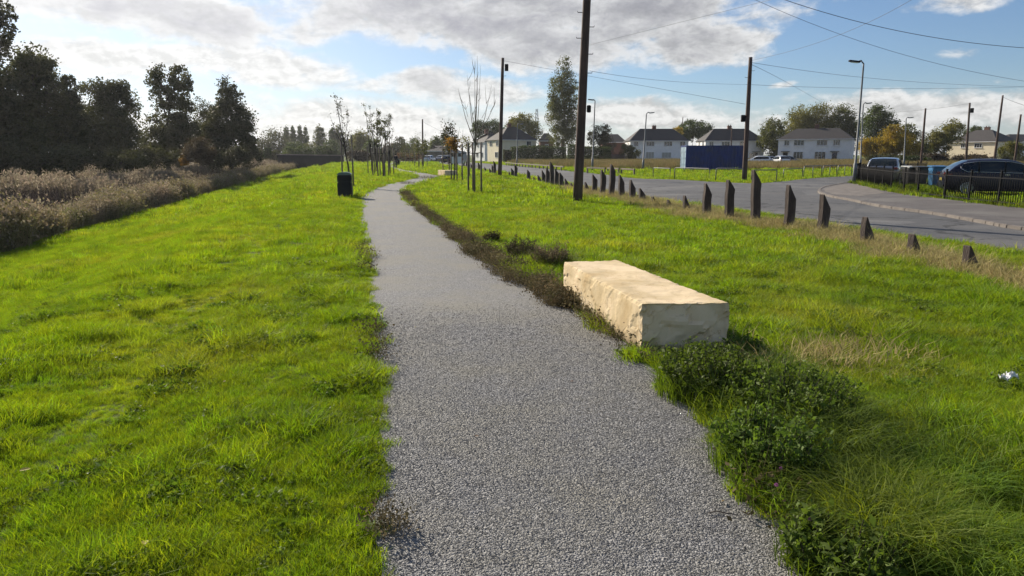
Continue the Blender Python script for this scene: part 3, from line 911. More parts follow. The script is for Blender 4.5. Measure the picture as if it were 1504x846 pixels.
for i, (a, b, r_, h, n, lab) in enumerate([
        (1175, 712, .17, .36, 620, 'drooping long grass tussock between the two leafy weeds'),
        (1300, 800, .22, .44, 1000, 'large arching grass tussock at the bottom right by the path'),
        (1270, 665, .20, .34, 700, 'long dark grass tussock behind the arching one'),
        (1430, 835, .22, .36, 800, 'long grass tussock in the bottom right corner'),
        (1205, 612, .20, .30, 600, 'long dark grass tussock right of the bushy weed clumps'),
        (1400, 715, .20, .28, 600, 'low grass tussock left of the right photo edge'),
        (815, 392, .30, .46, 800, 'dark green grass tussock just beyond the far end of the stone block'),
        (775, 380, .30, .46, 500, 'brownish grass tussock at the path edge further along than the dark one'),
        (628, 262, .9, .55, 420, 'scrubby tussock where the path bends by the small saplings'),
        (1150, 560, .20, .34, 650, 'long grass tussock on the grass just behind the bushy weed clumps'),
        (1225, 660, .22, .40, 800, 'tall grass tussock in the middle of the long grass'),
        (1330, 735, .18, .30, 560, 'grass tussock standing between the arching and the low ones'),
        (1240, 745, .15, .26, 420, 'small grass tussock next to the low leafy weed'),
        (598, 270, .45, .35, 220, 'small scrubby tussock on the inside of the path bend')]):
    tussock(a, b, r_, h, n, lab, i, 'deadweed' if 'brown' in lab or 'scrubby' in lab else 'longgrass')

x, y = sample(1.6, 6.2, 9000)
c1 = P(1290, 720)
q = ((x - c1.x) * 1.0) / 1.25; q2 = (y - c1.y) / 1.35
ok = (q * q + q2 * q2 < 1 - .5 * vnoise(x, y, .4, 41)) & grass_ok(x, y) & (vnoise(x, y, .28, 42) > .42)
x, y = x[ok], y[ok]
lg_src = source_collection('long_grass_source', [(*blades(26, .09, .12, .34, .0055, .8, .9, seg=4, droop=.35), M['longgrass']) for k in range(4)])
rot = np.stack([rng.normal(0, .2, len(x)), rng.normal(0, .2, len(x)), rng.random(len(x)) * 2 * PI], 1)
tag(scatter('long_grass', np.stack([x, y, 0 * x], 1), rot, .5 + .6 * rng.random(len(x)), rng.integers(0, 4, len(x)), lg_src), 'long unmown dark grass right of the gravel at the bottom right', 'grass')

# pink flower heads
for a, b, lab in [(1147, 688, 'pink flower head lowest on the leafy weed'), (1170, 664, 'pink flower head furthest right over the long grass'), (1140, 712, 'dim mauve flower head close to the gravel'), (1190, 762, 'dark pink flower head alone above the low weed')]:
    v = Q(a, b, P(a, b + 45).y)
    root = empty('clover_flower', (v.x, v.y, v.z), 0, lab, 'flower', 'pink flowers in the weeds')
    d = rng.normal(size=(90, 3)); d /= np.linalg.norm(d, axis=1)[:, None]
    V, Fc = quads(d * .008 * np.array([1, 1, .85]), .007, .5)
    np_obj('petals', V, Fc, M['pink'], root)
    mb = MB(); mb.tube([(0, 0, -v.z), (.01, 0, -v.z * .4), (0, 0, -.005)], .0018, 5); mb.build('stem', M['weedleaf'], root)

# litter, fallen leaves, twig
v = P(1478, 574)
from mathutils import noise as mnz
bm = bmesh.new(); bmesh.ops.create_grid(bm, x_segments=22, y_segments=16, size=.5)
for q in bm.verts:
    a_, b_ = q.co.x, q.co.y
    fold = abs(mnz.noise(Vector((a_ * 3.1, b_ * 3.7, 4)))) + .6 * abs(mnz.noise(Vector((a_ * 8, b_ * 7, 9))))
    q.co = .72 * Vector((a_ * .15 + .03 * mnz.noise(Vector((a_ * 5, b_ * 5, 1))), b_ * .085 + .03 * mnz.noise(Vector((a_ * 5, b_ * 5, 7))), .075 * fold + .02 * math.sin(a_ * 7)))
me = bpy.data.meshes.new('crumpled_litter'); bm.to_mesh(me); bm.free(); me.materials.append(M['paper'])
o = bpy.data.objects.new('crumpled_litter', me); COL.objects.link(o); o.location = (v.x, v.y, .09)
tag(o, 'crumpled white scrap of litter on the grass at the right edge', 'litter')


def leaf(px, py, size, mt, lab, rz, z=.014):
    v = P(px, py, z)
    mb = MB(); n = 12; up, dn = [], []
    for k in range(n + 1):
        t = k / n
        w = math.sin(PI * t) ** .8 * .33 * (1 + .18 * math.sin(k * 2.6))
        up.append((t - .5, w, .08 * math.sin(PI * t) + .12 * w)); dn.append((t - .5, -w, .08 * math.sin(PI * t) + .22 * w))
    for k in range(n):
        mid0 = (up[k][0], 0, .02); mid1 = (up[k + 1][0], 0, .02)
        for A, B in ((up, 1), (dn, -1)):
            p = [A[k], A[k + 1], mid1, mid0]
            mb.poly([Vector(q) * size for q in p])
    bmesh.ops.remove_doubles(mb.bm, verts=mb.bm.verts[:], dist=size * .001)
    o = mb.build('fallen_leaf', M[mt], None, v); o.rotation_euler = (.15, .1, rz)
    tag(o, lab, 'leaf', 'fallen leaves')


leaf(1113, 738, .035, 'brownleaf', 'brown fallen leaf on the gravel beside the leafy weeds', .4)
leaf(1092, 724, .028, 'brownleaf', 'small dark fallen leaf on the gravel just left of the brown leaf', 1.4)
leaf(966, 556, .04, 'brownleaf', 'curled fallen leaf on the gravel below the stone block corner', 2.2)
leaf(37, 690, .05, 'yellowleaf', 'yellow fallen leaf lying on the grass at the left edge', .9, .07)
leaf(213, 797, .045, 'yellowleaf', 'yellow fallen leaf in the grass near the bottom left', 2.0, .07)
for i, (a, b, mt, lab) in enumerate([(700, 640, 'brownleaf', 'brown fallen leaf alone in the middle of the near gravel'), (610, 480, 'yellowleaf', 'small yellow fallen leaf on the gravel near the left grass edge'), (840, 560, 'brownleaf', 'brown fallen leaf on the gravel left of the leafy weeds'), (330, 560, 'brownleaf', 'brown fallen leaf on the left bank grass')]):
    leaf(a, b, .026, mt, lab, i * 1.3 + .5, .07 if a < 500 else .014)
v = P(1060, 755, .016)
mb = MB(); mb.tube([(-.06, .01, 0), (-.02, .02, .004), (.02, 0, .006), (.07, -.015, .003)], [.002, .003, .0028, .0015], 6)
tag(mb.build('twig', M['bark'], None, v), 'thin brown twig lying on the gravel by the right edge of the path', 'twig')


# ---------------------------------------------------------------- stone blocks
def stone_block(quad, h, label, seed, hewn=.006):
    """quad: near-left, near-right, far-right, far-left ground corners"""
    c = sum((Vector((q[0], q[1], 0)) for q in quad), Vector()) / 4
    bm = bmesh.new()
    loc = [Vector((q[0], q[1], 0)) - c for q in quad]
    b = [bm.verts.new(v + Vector((0, 0, -.03))) for v in loc]; t = [bm.verts.new(v * .995 + Vector((0, 0, h))) for v in loc]
    bm.faces.new(b[::-1]); bm.faces.new(t)
    for i in range(4): bm.faces.new((b[i], b[(i + 1) % 4], t[(i + 1) % 4], t[i]))
    bmesh.ops.recalc_face_normals(bm, faces=bm.faces[:])
    bmesh.ops.bevel(bm, geom=bm.edges[:], offset=.008, segments=1, affect='EDGES')
    bmesh.ops.subdivide_edges(bm, edges=[e for e in bm.edges if e.calc_length() > .05], cuts=14, use_grid_fill=True)
    bmesh.ops.triangulate(bm, faces=[f for f in bm.faces if len(f.verts) > 4])
    for _ in range(2):
        bmesh.ops.subdivide_edges(bm, edges=[e for e in bm.edges if e.calc_length() > .035], cuts=1)
    bmesh.ops.triangulate(bm, faces=[f for f in bm.faces if len(f.verts) > 4])
    from mathutils import noise as mn
    bm.normal_update()
    mv = {}
    for v in bm.verts:
        p = v.co; f = p.z / h
        amp = hewn * (.5 if f > .93 and abs(v.normal.z) > .8 else (3.2 if abs(v.normal.y) > .8 else .35))
        o = Vector((seed * 3.1, 0, 0))
        d = mn.fractal(p * 3.2 + o, 1, 2, 5) * amp * 1.3 + mn.noise(p * 14 + o) * amp * .5 - abs(mn.noise(p * 5.5 + o * 3)) * amp * 1.2
        # chipped arrises
        ch = abs(mn.noise(p * 11 + o * 2)) * .018 if (abs(v.normal.z) > .25 and abs(v.normal.z) < .97) or (abs(v.normal.z) < .2 and abs(abs(v.normal.x) - abs(v.normal.y)) < .45) else 0
        # conchoidal scoops on the faces, ragged undercut at the foot
        sc1 = -max(0, .5 - (p - Vector((-.05, loc[0].y, h * .35))).length * 2.2) * .05
        under = -.03 * max(0, .3 - f) * (1 + mn.noise(p * 6)) * (1 if abs(v.normal.z) < .7 else 0)
        ks = 5.0 if abs(v.normal.y) > .8 else 3.5
        ds_, ps_ = mn.voronoi(p * ks + o + Vector((mn.noise(p * 7), mn.noise(p * 7 + o), 0)) * .35)
        cq = ps_[0]; hv = Vector((math.sin(cq.x * 91.7 + cq.y * 37), math.sin(cq.y * 73.1 + cq.z * 51), math.sin(cq.z * 57.3 + cq.x * 83)))
        fac = (p * ks + o - cq).dot(hv) * (.030 if v.normal.y < -.6 else (.007 if f < .93 else .002))
        d += max(-.03, min(.02, fac))
        mv[v] = v.normal * (d - ch + sc1 + under)
        # top sinks towards the far left, high lip at the far end
        if f > .9: mv[v].z += .018 * mn.noise(p * 1.4 + o)
    for v, m_ in mv.items(): v.co += m_
    me = bpy.data.meshes.new('stone_block'); bm.to_mesh(me); bm.free(); me.materials.append(M['limestone'])
    o = bpy.data.objects.new('stone_block', me); COL.objects.link(o); o.location = c
    return tag(o, label, 'stone bench', 'stone block seats')


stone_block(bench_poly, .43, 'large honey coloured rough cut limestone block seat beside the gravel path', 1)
w_ = P(653.5, 259)
stone_block([(w_.x, w_.y), (w_.x + .95, w_.y + .25), (w_.x + .25, w_.y + 2.3), (w_.x - .75, w_.y + 2.0)], .44, 'small looking distant pale stone block seat left of the staked saplings', 2)

# ---------------------------------------------------------------- timber posts
ordn = ['first', 'second', 'third', 'fourth', 'fifth', 'sixth', 'seventh', 'eighth', 'ninth', 'tenth', 'eleventh', 'twelfth', 'thirteenth', 'fourteenth', 'fifteenth', 'sixteenth', 'seventeenth', 'eighteenth', 'nineteenth', 'twentieth']
PGX = P(848, 299).x
for i, ((px, pb, pt, w), v) in enumerate(zip(posts_px, post_w)):
    top = Q(px, pt, v.y).z
    H_ = max(.18, top)
    W = .205 if i < 18 else .22
    Dp = .125
    mb = MB()
    dr = .26 + random.uniform(-.03, .05)
    z0 = -.05
    pts = [(-W / 2, -Dp / 2, z0), (W / 2, -Dp / 2, z0), (W / 2, -Dp / 2, max(.04, H_ - dr - random.uniform(0, .04))), (-W / 2 + .02, -Dp / 2, H_), (-W / 2, -Dp / 2, H_ - .01)]
    mb.prism(pts, (0, Dp, 0))
    bmesh.ops.bevel(mb.bm, geom=mb.bm.edges[:], offset=.006, segments=1, affect='EDGES')
    bmesh.ops.subdivide_edges(mb.bm, edges=[e for e in mb.bm.edges if e.calc_length() > .25], cuts=5)
    for q in mb.bm.verts:
        q.co.x += .009 * math.sin(q.co.z * 9 + i) ; q.co.y += .004 * math.sin(q.co.z * 13 + i * 2)
    o = mb.build('timber_post', M['wood_post'])
    o.location = (v.x, v.y, 0)
    # broad side turned a little to the right of the road line
    o.rotation_euler = (random.uniform(-.03, .03), random.uniform(-.035, .035) + (.10 if i == 1 else 0), R(16) + random.uniform(-.09, .09))
    size = 'tall' if H_ > 1.0 else ('mid height' if H_ > .6 else 'short')
    if i < 18: where = '%s slant topped timber post, %s from the right hand end of the row' % (size, ordn[i])
    elif i < 28: where = '%s dark post left of the thick reddish pole, %s from that pole' % (size, ordn[i - 18])
    elif i < 37: where = '%s dark post near the pole by the cream house, %s from the right' % (size, ordn[i - 28])
    else: where = 'tiny far %s post before the roadside cars, %s from the right' % (size, ordn[i - 37])
    tag(o, where, 'post', 'slant topped timber posts along the verge')


# ---------------------------------------------------------------- poles, lamps, cables
def utility_pole(base, top, r0, r1, label, boxes=(), steps=(), mt='pole', cap=False):
    b = Vector(base); t = Vector(top)
    root = empty('utility_pole', b, 0, label, 'utility pole', 'wooden utility poles')
    d = t - b
    mb = MB(); n = 8
    mb.tube([d * (k / n) - Vector((0, 0, .1 if k == 0 else 0)) for k in range(n + 1)], [r0 + (r1 - r0) * k / n for k in range(n + 1)], 14)
    mb.build('shaft', M[mt], root)
    for z, side, s in boxes:
        mb = MB(); c = d * (z / d.z) + Vector((side * (r0 + s * .4), -.03, 0))
        mb.box(c, (s * .8, s * .6, s * 1.4), None, .02); mb.build('junction_box', M['blackmetal'], root)
    for z, side in steps:
        c = d * (z / d.z)
        mb = MB(); mb.tube([c, c + Vector((side * (r1 + .16), 0, 0)), c + Vector((side * (r1 + .17), 0, .04))], .012, 6); mb.build('step_iron', M['blackmetal'], root)
    return root


b = P(848, 299); t0 = Q(862, 0, b.y); k = (9.2 - 0) / t0.z
tp1 = b + (t0 - b) * k
utility_pole(b, tp1, .165, .115, 'thick reddish brown utility pole rising out of the photo, nearest of the poles', [(Q(858, 160, b.y).z, 1, .17), ], [(z_, s_) for z_, s_ in [(4.0, -1), (4.3, 1), (4.9, 1), (5.4, -1), (5.75, 1), (6.2, -1), (6.6, 1)]])
b = P(734, 259); tp2 = Q(738.5, 85, b.y)
utility_pole(b, tp2, .16, .11, 'dark utility pole with a small box at its top, left of the tall poplar', [(tp2.z - .7, 1, .35)], [(tp2.z - 1.3, 1)])
b = P(1093, 266); tp3 = Q(1102.5, 84, b.y)
utility_pole(b, tp3, .16, .11, 'dark utility pole standing in front of the blue container', [(Q(1097, 174, b.y).z, -1, .3)], [(tp3.z - .8, 1), (tp3.z - 1.2, -1)])
for (bx, by), (tx, ty), lab, mt in [
        ((621, 243.5), (620.5, 175), 'slim distant pole beyond the path bend', 'pole'), ((999, 236), (1003, 172), 'thin dark pole between the first two white houses', 'pole'),
        ((1073, 240), (1075, 188), 'thin short pole in front of the second white house roof', 'pole'), ((1352, 247), (1359.5, 159), 'plain dark pole right of the yellow bushes', 'pole'),
        ((1418, 247), (1424.5, 151), 'dark pole with a small box near its top behind the navy car', 'pole'), ((1459, 247), (1473, 140), 'pole leaning right in front of the cream house corner', 'pole'),
        ((1489, 247), (1499.5, 168), 'pole at the right edge of the photo by the cream house', 'pole'), ((565, 240), (566, 192), 'faint far pole behind the left saplings', 'pole')]:
    b = P(bx, by); t = Q(tx, ty, b.y)
    utility_pole(b, t, .15, .10, lab, [(t.z - .9, 1, .4)] if 'small box near' in lab else ())
POLE_TOPS = {'p1': tp1, 'p2': tp2, 'p3': tp3}


def street_lamp(base, top, side, arm, label, r=.07, big=1.0):
    b = Vector(base); t = Vector(top)
    root = empty('street_lamp', b, 0, label, 'street lamp', 'grey steel street lamps')
    d = t - b
    mb = MB(); mb.tube([Vector((0, 0, -.05)), d * .18, d * .18 + Vector((0, 0, .03)), d * .97, d], [r * 1.35, r * 1.35, r * .9, r * .6, r * .55], 12); mb.build('column', M['steel'], root)
    mb = MB(); mb.tube([d - Vector((0, 0, .02)), d + Vector((side * .12, 0, .10)), d + Vector((side * arm * .5, 0, .14)), d + Vector((side * arm, 0, .12))], r * .5, 8); mb.build('arm', M['steel'], root)
    mb = MB()
    c = d + Vector((side * (arm + .25 * big), 0, .10))
    mb.box(c, (.62 * big, .22 * big, .09 * big), Matrix.Rotation(side * -R(6), 3, 'Y'), .03)
    mb.build('lantern', M['blackmetal'] if big >= 1 else M['steel'], root)
    mb = MB(); mb.box(c - Vector((0, 0, .055 * big)), (.40 * big, .16 * big, .03), Matrix.Rotation(side * -R(6), 3, 'Y'), .008); mb.build('lens', M['clearlight'], root)
    return root


b = P(1254, 271.5); street_lamp(b, Q(1268.5, 93, b.y), -1, .25, 'tall grey street lamp at the end of the black railing')
b = P(869.5, 251.5); street_lamp(b, Q(874, 148, b.y), -1, .15, 'grey street lamp just right of the nearest pole', .08)
for (bx, by), (tx, ty), side, lab in [((944, 250.5), (949.5, 167), 1, 'street lamp in front of the left white house'), ((1263, 252), (1268, 153), 1, 'second street lamp just behind the tall one by the railing'),
                                     ((1327, 248), (1331, 174), 1, 'street lamp among the yellow bushes on the right'), ((759, 244), (760, 183), 1, 'short grey lamp column by the cream house gable')]:
    b = P(bx, by); street_lamp(b, Q(tx, ty, b.y), side, .3, lab, .085, .95)


def cable(pts_px, label, r=.012, mt='cable', ends=None):
    """pts_px: (px,py,dist) three measured points -> smooth hanging curve"""
    w = [Q(*q) for q in pts_px]
    if ends:
        if ends[0] is not None: w[0] = Vector(ends[0])
        if ends[1] is not None: w[-1] = Vector(ends[1])
    out = []
    n = 20
    a, m_, c = w[0], w[1], w[2]
    tm = (m_ - a).length / ((m_ - a).length + (c - m_).length)
    for k in range(n + 1):
        t = k / n
        la = (t - tm) * (t - 1) / ((0 - tm) * (0 - 1)); lm = (t - 0) * (t - 1) / ((tm) * (tm - 1)); lc = (t) * (t - tm) / ((1) * (1 - tm))
        out.append(a * la + m_ * lm + c * lc)
    mb = MB(); mb.tube(out, r * .6, 6)
    tag(mb.build('overhead_cable', M[mt]), label, 'cable', 'overhead cables')


cable([(1120, -12, 20), (1299, 41, 21), (1560, 73, 22)], 'thick cable crossing the top right corner of the sky', .013)
cable([(1080, -14, 28), (1299, 72, 32), (1560, 127, 36)], 'long cable sagging from the top centre down to the right edge', .012)
cable([(1102, 87, 44), (1228, 53, 36), (1345, -4, 29)], 'cable rising to the right from the pole by the container', .013, 'cable', (tp3 - Vector((0, 0, .2)), None))
cable([(1103, 89, 44), (1280, 115, 60), (1560, 128, 85)], 'thin cable running right from the container pole top', .018, 'cable', (tp3 - Vector((0, 0, .3)), None))
cable([(1103, 89, 44), (1150, 118, 80), (1207, 150, 125)], 'short cable dropping from the container pole to the third white house', .022, 'cable', (tp3 - Vector((0, 0, .4)), None))
cable([(740, 87, 54), (900, 118, 49), (1095, 153, 44)], 'cable from the dark pole down across to the container pole', .016, 'cable', (tp2 - Vector((0, 0, .2)), None))
cable([(866, 104, 23.5), (980, 119, 33), (1096, 124, 44)], 'nearly level thin cable between the nearest pole and the container pole', .010)
cable([(1096, 124, 44), (1300, 130, 60), (1560, 126, 80)], 'faint level cable right of the container pole', .016)
cable([(866, 66, 23.5), (990, 35, 21), (1155, -6, 18)], 'pale cable rising right from the nearest pole to the top edge', .007, 'palecable')
cable([(1473, 142, 84), (1488, 149, 70), (1530, 163, 56)], 'cable leaving the leaning pole towards the right edge', .03)
cable([(1220, 166, 100), (1290, 166, 92), (1359, 161, 86)], 'faint cable between the trees and the pole right of the yellow bushes', .018)
cable([(1359, 161, 86), (1392, 157, 85), (1424, 152, 84)], 'faint cable between the two poles behind the navy car', .018)
cable([(620, 178, 100), (680, 205, 110), (735, 215, 120)], 'faint cable from the slim distant pole to the roofs', .018)


# ---------------------------------------------------------------- litter bin
v = P(507.5, 290.5)
hb = Q(508, 253, v.y).z
root = empty('litter_bin', (v.x, v.y, 0), R(8), 'black round topped litter bin on the grass at the left edge of the path', 'litter bin')
mb = MB(); mb.box((0, 0, hb * .315), (.54, .50, hb * .63), None, .035); mb.build('body', M['blackplastic'], root)
mb = MB(); mb.box((0, 0, hb * .64), (.57, .53, .03), None, .010); mb.build('rim_band', M['blackplastic'], root)
mb = MB(); mb.box((0, 0, hb * .77), (.535, .495, hb * .27), None, .035); mb.build('hood', M['blackplastic'], root)
mb = MB(); mb.box((0, 0, hb * .915), (.56, .52, .035), None, .012)
mb.prism([(-.27, -.25, hb * .93), (.27, -.25, hb * .93), (.20, -.25, hb * .985), (.10, -.25, hb * 1.01), (-.10, -.25, hb * 1.01), (-.20, -.25, hb * .985)], (0, .50, 0))
mb.build('lid', M['greenplastic'], root)
mb = MB(); mb.box((0, -.247, hb * .78), (.32, .012, .10), None, .004); mb.build('opening', M['tyre'], root)
mb = MB(); mb.box((.28, -.0, hb * .33), (.02, .1, .25), None, .005); mb.build('lock_plate', M['greenplastic'], root)
mb = MB(); mb.box((0, 0, .02), (.60, .56, .04), None, .01); mb.build('base_plate', M['blackplastic'], root)


# ---------------------------------------------------------------- houses
def house(name, c, w, d, eave, ridge, rz, label, wallm='render_white', hip=.75, win=(), doors=(), chim=(), overh=.35, fullgable=False, group=None, sidewin=()):
    """front faces local -y; origin at ground centre"""
    root = empty(name, c, rz, label, 'house', group)
    mb = MB(); mb.box((0, 0, eave / 2), (w, d, eave)); mb.build('wall', M[wallm], root)
    mb = MB(); W, D_ = w / 2 + overh, d / 2 + overh
    hp = 0 if fullgable else D_ * hip
    if fullgable: hp = .001
    bz = eave + .012
    pts = [(-W, -D_, bz), (W, -D_, bz), (W, D_, bz), (-W, D_, bz), (-W + hp, 0, ridge), (W - hp, 0, ridge)]
    vv = [mb.bm.verts.new(p) for p in pts]
    for f in ((0, 1, 5, 4), (2, 3, 4, 5), (1, 2, 5), (3, 0, 4), (3, 2, 1, 0)): mb.bm.faces.new([vv[i] for i in f])
    roof = mb.build('roof', M['roof'], root)
    # fascia / gutter
    for sgn in (-1, 1):
        mb = MB(); mb.box((0, sgn * (D_ + .03), eave - .02), (2 * W + .1, .1, .14)); mb.build('gutter', M['pvc'], roof)
    for cx, cy, s in chim:
        mb = MB(); mb.box((cx, cy, ridge + .05), (s, .6, 1.1)); 
        mb.box((cx, cy, ridge + .64), (s + .12, .72, .08))
        for q in (-.25, .25): mb.lathe([(.10, ridge + .66), (.12, ridge + .7), (.09, ridge + .95)], 8, (cx + q * s, cy, 0))
        mb.build('chimney', M['brick'], roof)

    def window(x, z, ww, hh, face=-1, curtain=False, side=None):
        f = MB(); g = MB()
        if side is None:
            y = -d / 2 - .03
            for q in (-1, 1): f.box((x + q * ww / 2, y, z), (.09, .10, hh + .09))
            for q in (-1, 1): f.box((x, y, z + q * hh / 2), (ww - .1, .10, .09))
            nm = 1 if ww < 1.3 else 2
            for q in range(nm): f.box((x - ww / 2 + ww * (q + 1) / (nm + 1), y, z), (.06, .08, hh - .1))
            f.box((x, y - .04, z - hh / 2 - .09), (ww + .2, .2, .06))
            g.box((x, y + .015, z), (ww - .08, .03, hh - .08))
        else:
            xx = side * (w / 2 + .03)
            for q in (-1, 1): f.box((xx, x + q * ww / 2, z), (.10, .09, hh + .09))
            for q in (-1, 1): f.box((xx, x, z + q * hh / 2), (.10, ww - .1, .09))
            f.box((xx, x, z), (.08, .06, hh - .1))
            g.box((xx - side * .015, x, z), (.03, ww - .08, hh - .08))
        fo = f.build('window', M['pvc'], root)
        g.build('pane', M['curtain'] if curtain else M['glass_dark'], fo)
    for q in win: window(*q)
    for q in sidewin: window(q[0], q[1], q[2], q[3], side=q[4])
    for x, mt in doors:
        mb = MB(); mb.box((x, -d / 2 - .03, 1.05), (.95, .08, 2.1)); do = mb.build('door', M[mt], root)
        mb = MB(); mb.box((x, -d / 2 - .4, 2.3), (1.7, .8, .1)); mb.build('door_canopy', M['roof'], root)
        mb = MB(); mb.box((x + .35, -d / 2 - .09, 1.05), (.05, .04, .14)); mb.build('handle', M['steel'], do)
    return root


def semi_windows(w, curt=False):
    u = w / 2
    out = []
    for x, ww in ((-u * .80, 1.0), (-u * .31, 1.9), (u * .30, 1.9), (u * .80, 1.2)): out.append((x, 4.15, ww, 1.05))
    return out


HB = 168.0
def hx(px, y): return Q(px, 235, y).x
x0, x1 = hx(925, HB), hx(1010, HB)
wA = x1 - x0; eA = Q(960, 207, HB).z; rA = Q(960, 189, HB + 4).z
house('house', ((x0 + x1) / 2, HB + 4, 0), wA, 8, eA, rA, 0, 'white semi detached house left of the blue container, slate hipped roof', win=semi_windows(wA) + [(-wA * .155, 1.5, 1.9, 1.5, -1, True), (wA * .13, 1.5, 2.2, 1.3, -1, True)], chim=[(-.6, 0, .9)], doors=[(-wA * .42, 'glass_dark')], group='white houses across the meadow')
x0, x1 = hx(1035, HB), hx(1121, HB); wB = x1 - x0
house('house', ((x0 + x1) / 2, HB + 4, 0), wB, 8, eA, rA, 0, 'white semi detached house rising behind the blue container', win=semi_windows(wB) + [(wB * .30, 1.5, 1.3, 1.2)], sidewin=[(-2, 4.3, 1.2, 1.1, -1), (1.5, 4.3, .9, 1.1, -1)], chim=[(-.3, 0, .9)], doors=[(wB * .36, 'glass_dark')], group='white houses across the meadow')
a = Q(1141.5, 235, 153.0); b = Q(1249, 235, 146.0)
wC = (b - a).xy.length; rzC = math.atan2(b.y - a.y, b.x - a.x)
eC = Q(1195, 204.5, 149).z; rC = Q(1195, 188.5, 153).z
nC = Vector((-math.sin(rzC), math.cos(rzC)))
house('house', ((a.x + b.x) / 2 + nC.x * 4, (a.y + b.y) / 2 + nC.y * 4, 0), wC, 8, eC, rC, rzC, 'white semi detached house in front of the tall mixed trees, third white house', win=[(-wC * .38, 4.1, 1.0, 1.1), (-wC * .21, 4.1, 2.0, 1.1), (wC * .105, 4.1, 2.0, 1.1), (wC * .30, 4.1, 1.3, 1.1), (-wC * .21, 1.5, 1.9, 1.5), (wC * .09, 1.5, 2.1, 1.5)], doors=[(-wC * .39, 'blackplastic'), (wC * .285, 'glass_dark')], chim=[(-.2, .2, .8)], group='white houses across the meadow')
# cream house on the right: long wall faces the sun, the other is in shade
yD = 170
cD = Q(1461, 230, yD); aD = Q(1389, 230, yD + 10.8)
dD = (cD - aD).xy; wD = dD.length
rzD = math.atan2(dD.y, dD.x)
eD = Q(1461, 208, yD).z; rD = Q(1450, 190.5, yD + 6).z
dpt = 9
nD = Vector((-math.sin(rzD), math.cos(rzD)))
mid = (aD.xy + cD.xy) / 2 + nD * dpt / 2
house('house', (mid.x, mid.y, 0), wD, dpt, eD, rD, rzD, 'cream rendered house behind brambles on the right with brick chimney', 'render_cream', win=[(-wD * .14, eD - .9, 1.5, 1.0), (wD * .15, eD - .9, 1.8, 1.0)], chim=[(wD * .05, .3, 1.2)], hip=.9)
eW = Q(1495, 208, 185).z
xW = Q(1520, 230, 185).x
house('house_wing', (xW, 190, 0), 16, 8, eW, eW + 2.0, R(12), 'pale rendered house at the right edge beyond the leaning pole', 'render_white', win=[(-5, eW - .9, 1.2, 1.0)], hip=.8)
def corner_house(px, y, w, d, ez, rz_, rdg, label, wm, group=None, sw=(), wn=(), chim=()):
    """px: the near corner; the left side runs back from it, the front runs right"""
    c = Q(px, 235, y); rz = R(rz_); cs, sn = math.cos(rz), math.sin(rz)
    ox, oy = w / 2, d / 2
    return house('house', (c.x + ox * cs - oy * sn, y + ox * sn + oy * cs, 0), w, d, ez, rdg, rz, label, wm, hip=.95, sidewin=sw, win=wn, chim=chim)
yE = 158
eE = Q(735, 205.5, yE).z
corner_house(735, yE, 8.9, 7.4, eE, 25, Q(757, 186, yE + 5).z, 'cream house with hipped roof behind the hedge left of the tall poplar', 'render_cream', sw=[(-2, 4.1, 1.2, 1.1, -1), (1.6, 4.1, 1.2, 1.1, -1), (-1.6, 1.6, 1.5, 1.2, -1)], wn=[(2.6, 4.1, 1.1, 1.0)], chim=[(-.6, 0, .9)])
yF = 190
corner_house(712, yF, 7, 8.5, Q(712, 209, yF).z, 25, Q(721, 194, yF + 5).z, 'pale walled house seen beyond the cream one, with end chimney', 'render_white', sw=[(-2.6, 4.2, 1.1, 1.1, -1), (.4, 4.2, 1.1, 1.1, -1), (-2.4, 1.6, 1.3, 1.2, -1), (1, 1.6, 1.3, 1.2, -1)], chim=[(-1.2, 0, .9)])
yG = 170
cG = Q(628, 235, yG)
house('house', (cG.x + 2.4, cG.y + 4.5, 0), 5, 9, Q(628, 222, yG).z, Q(634, 214, yG + 4).z, R(-4), 'far pale gabled house above the parked cars', 'concrete', hip=.9, sidewin=[(-2, 2.2, 1.1, 1, -1), (2, 2.2, 1.1, 1, -1)])
yG = 178
cG = Q(650, 235, yG)
house('house', (cG.x + 2, cG.y + 4.5, 0), 6, 9, Q(650, 224, yG).z, Q(654, 217, yG).z, R(-4), 'far dark roofed house behind the staked saplings', 'concrete', hip=.9)
house('house', (hx(902, 180), 184, 0), 5.5, 8, Q(902, 209, 180).z, Q(902, 197, 184).z, 0, 'small dark roofed house beyond the hedge right of the poplar', 'brick', hip=.4)
house('house', (hx(803, 200), 204, 0), 3.8, 7, Q(803, 207, 200).z, Q(803, 195, 200).z, 0, 'small red brick house far behind, between yellow tree and poplar', 'brick', hip=.4, win=[(0, 4, .9, .9)])

# lattice mast far away
mbase = P(788, 229.9); yM = 300
mb = MB(); mx0 = hx(788, yM); zt = Q(788, 160, yM).z
for sx in (-1, 1):
    for sy in (-1, 1):
        mb.tube([(sx * 1.3, sy * 1.3, 0), (sx * .35, sy * .35, zt)], .13, 4)
nb = 14
for k in range(nb):
    z0, z1 = zt * k / nb, zt * (k + 1) / nb
    r0, r1 = 1.3 - .95 * k / nb, 1.3 - .95 * (k + 1) / nb
    for sy in (-1, 1):
        mb.tube([(-r0, sy * r0, z0), (r1, sy * r1, z1)], .07, 4); mb.tube([(r0, sy * r0, z0), (-r1, sy * r1, z1)], .07, 4)
tag(mb.build('lattice_mast', M['steel'], None, (mx0, yM, 0)), 'thin pale lattice mast far behind the cream house', 'mast')

# ---------------------------------------------------------------- container
yK = P(1000, 250.5).y
xa = Q(1007, 240, yK).x; xb = Q(1092.5, 240, yK).x
zK = Q(1040, 213.5, yK).z
lenK = xb - xa
root = empty('shipping_container', ((xa + xb) / 2, yK + 1.22, 0), 0, 'dark blue corrugated shipping container with pale blue door end on the far green', 'shipping container')
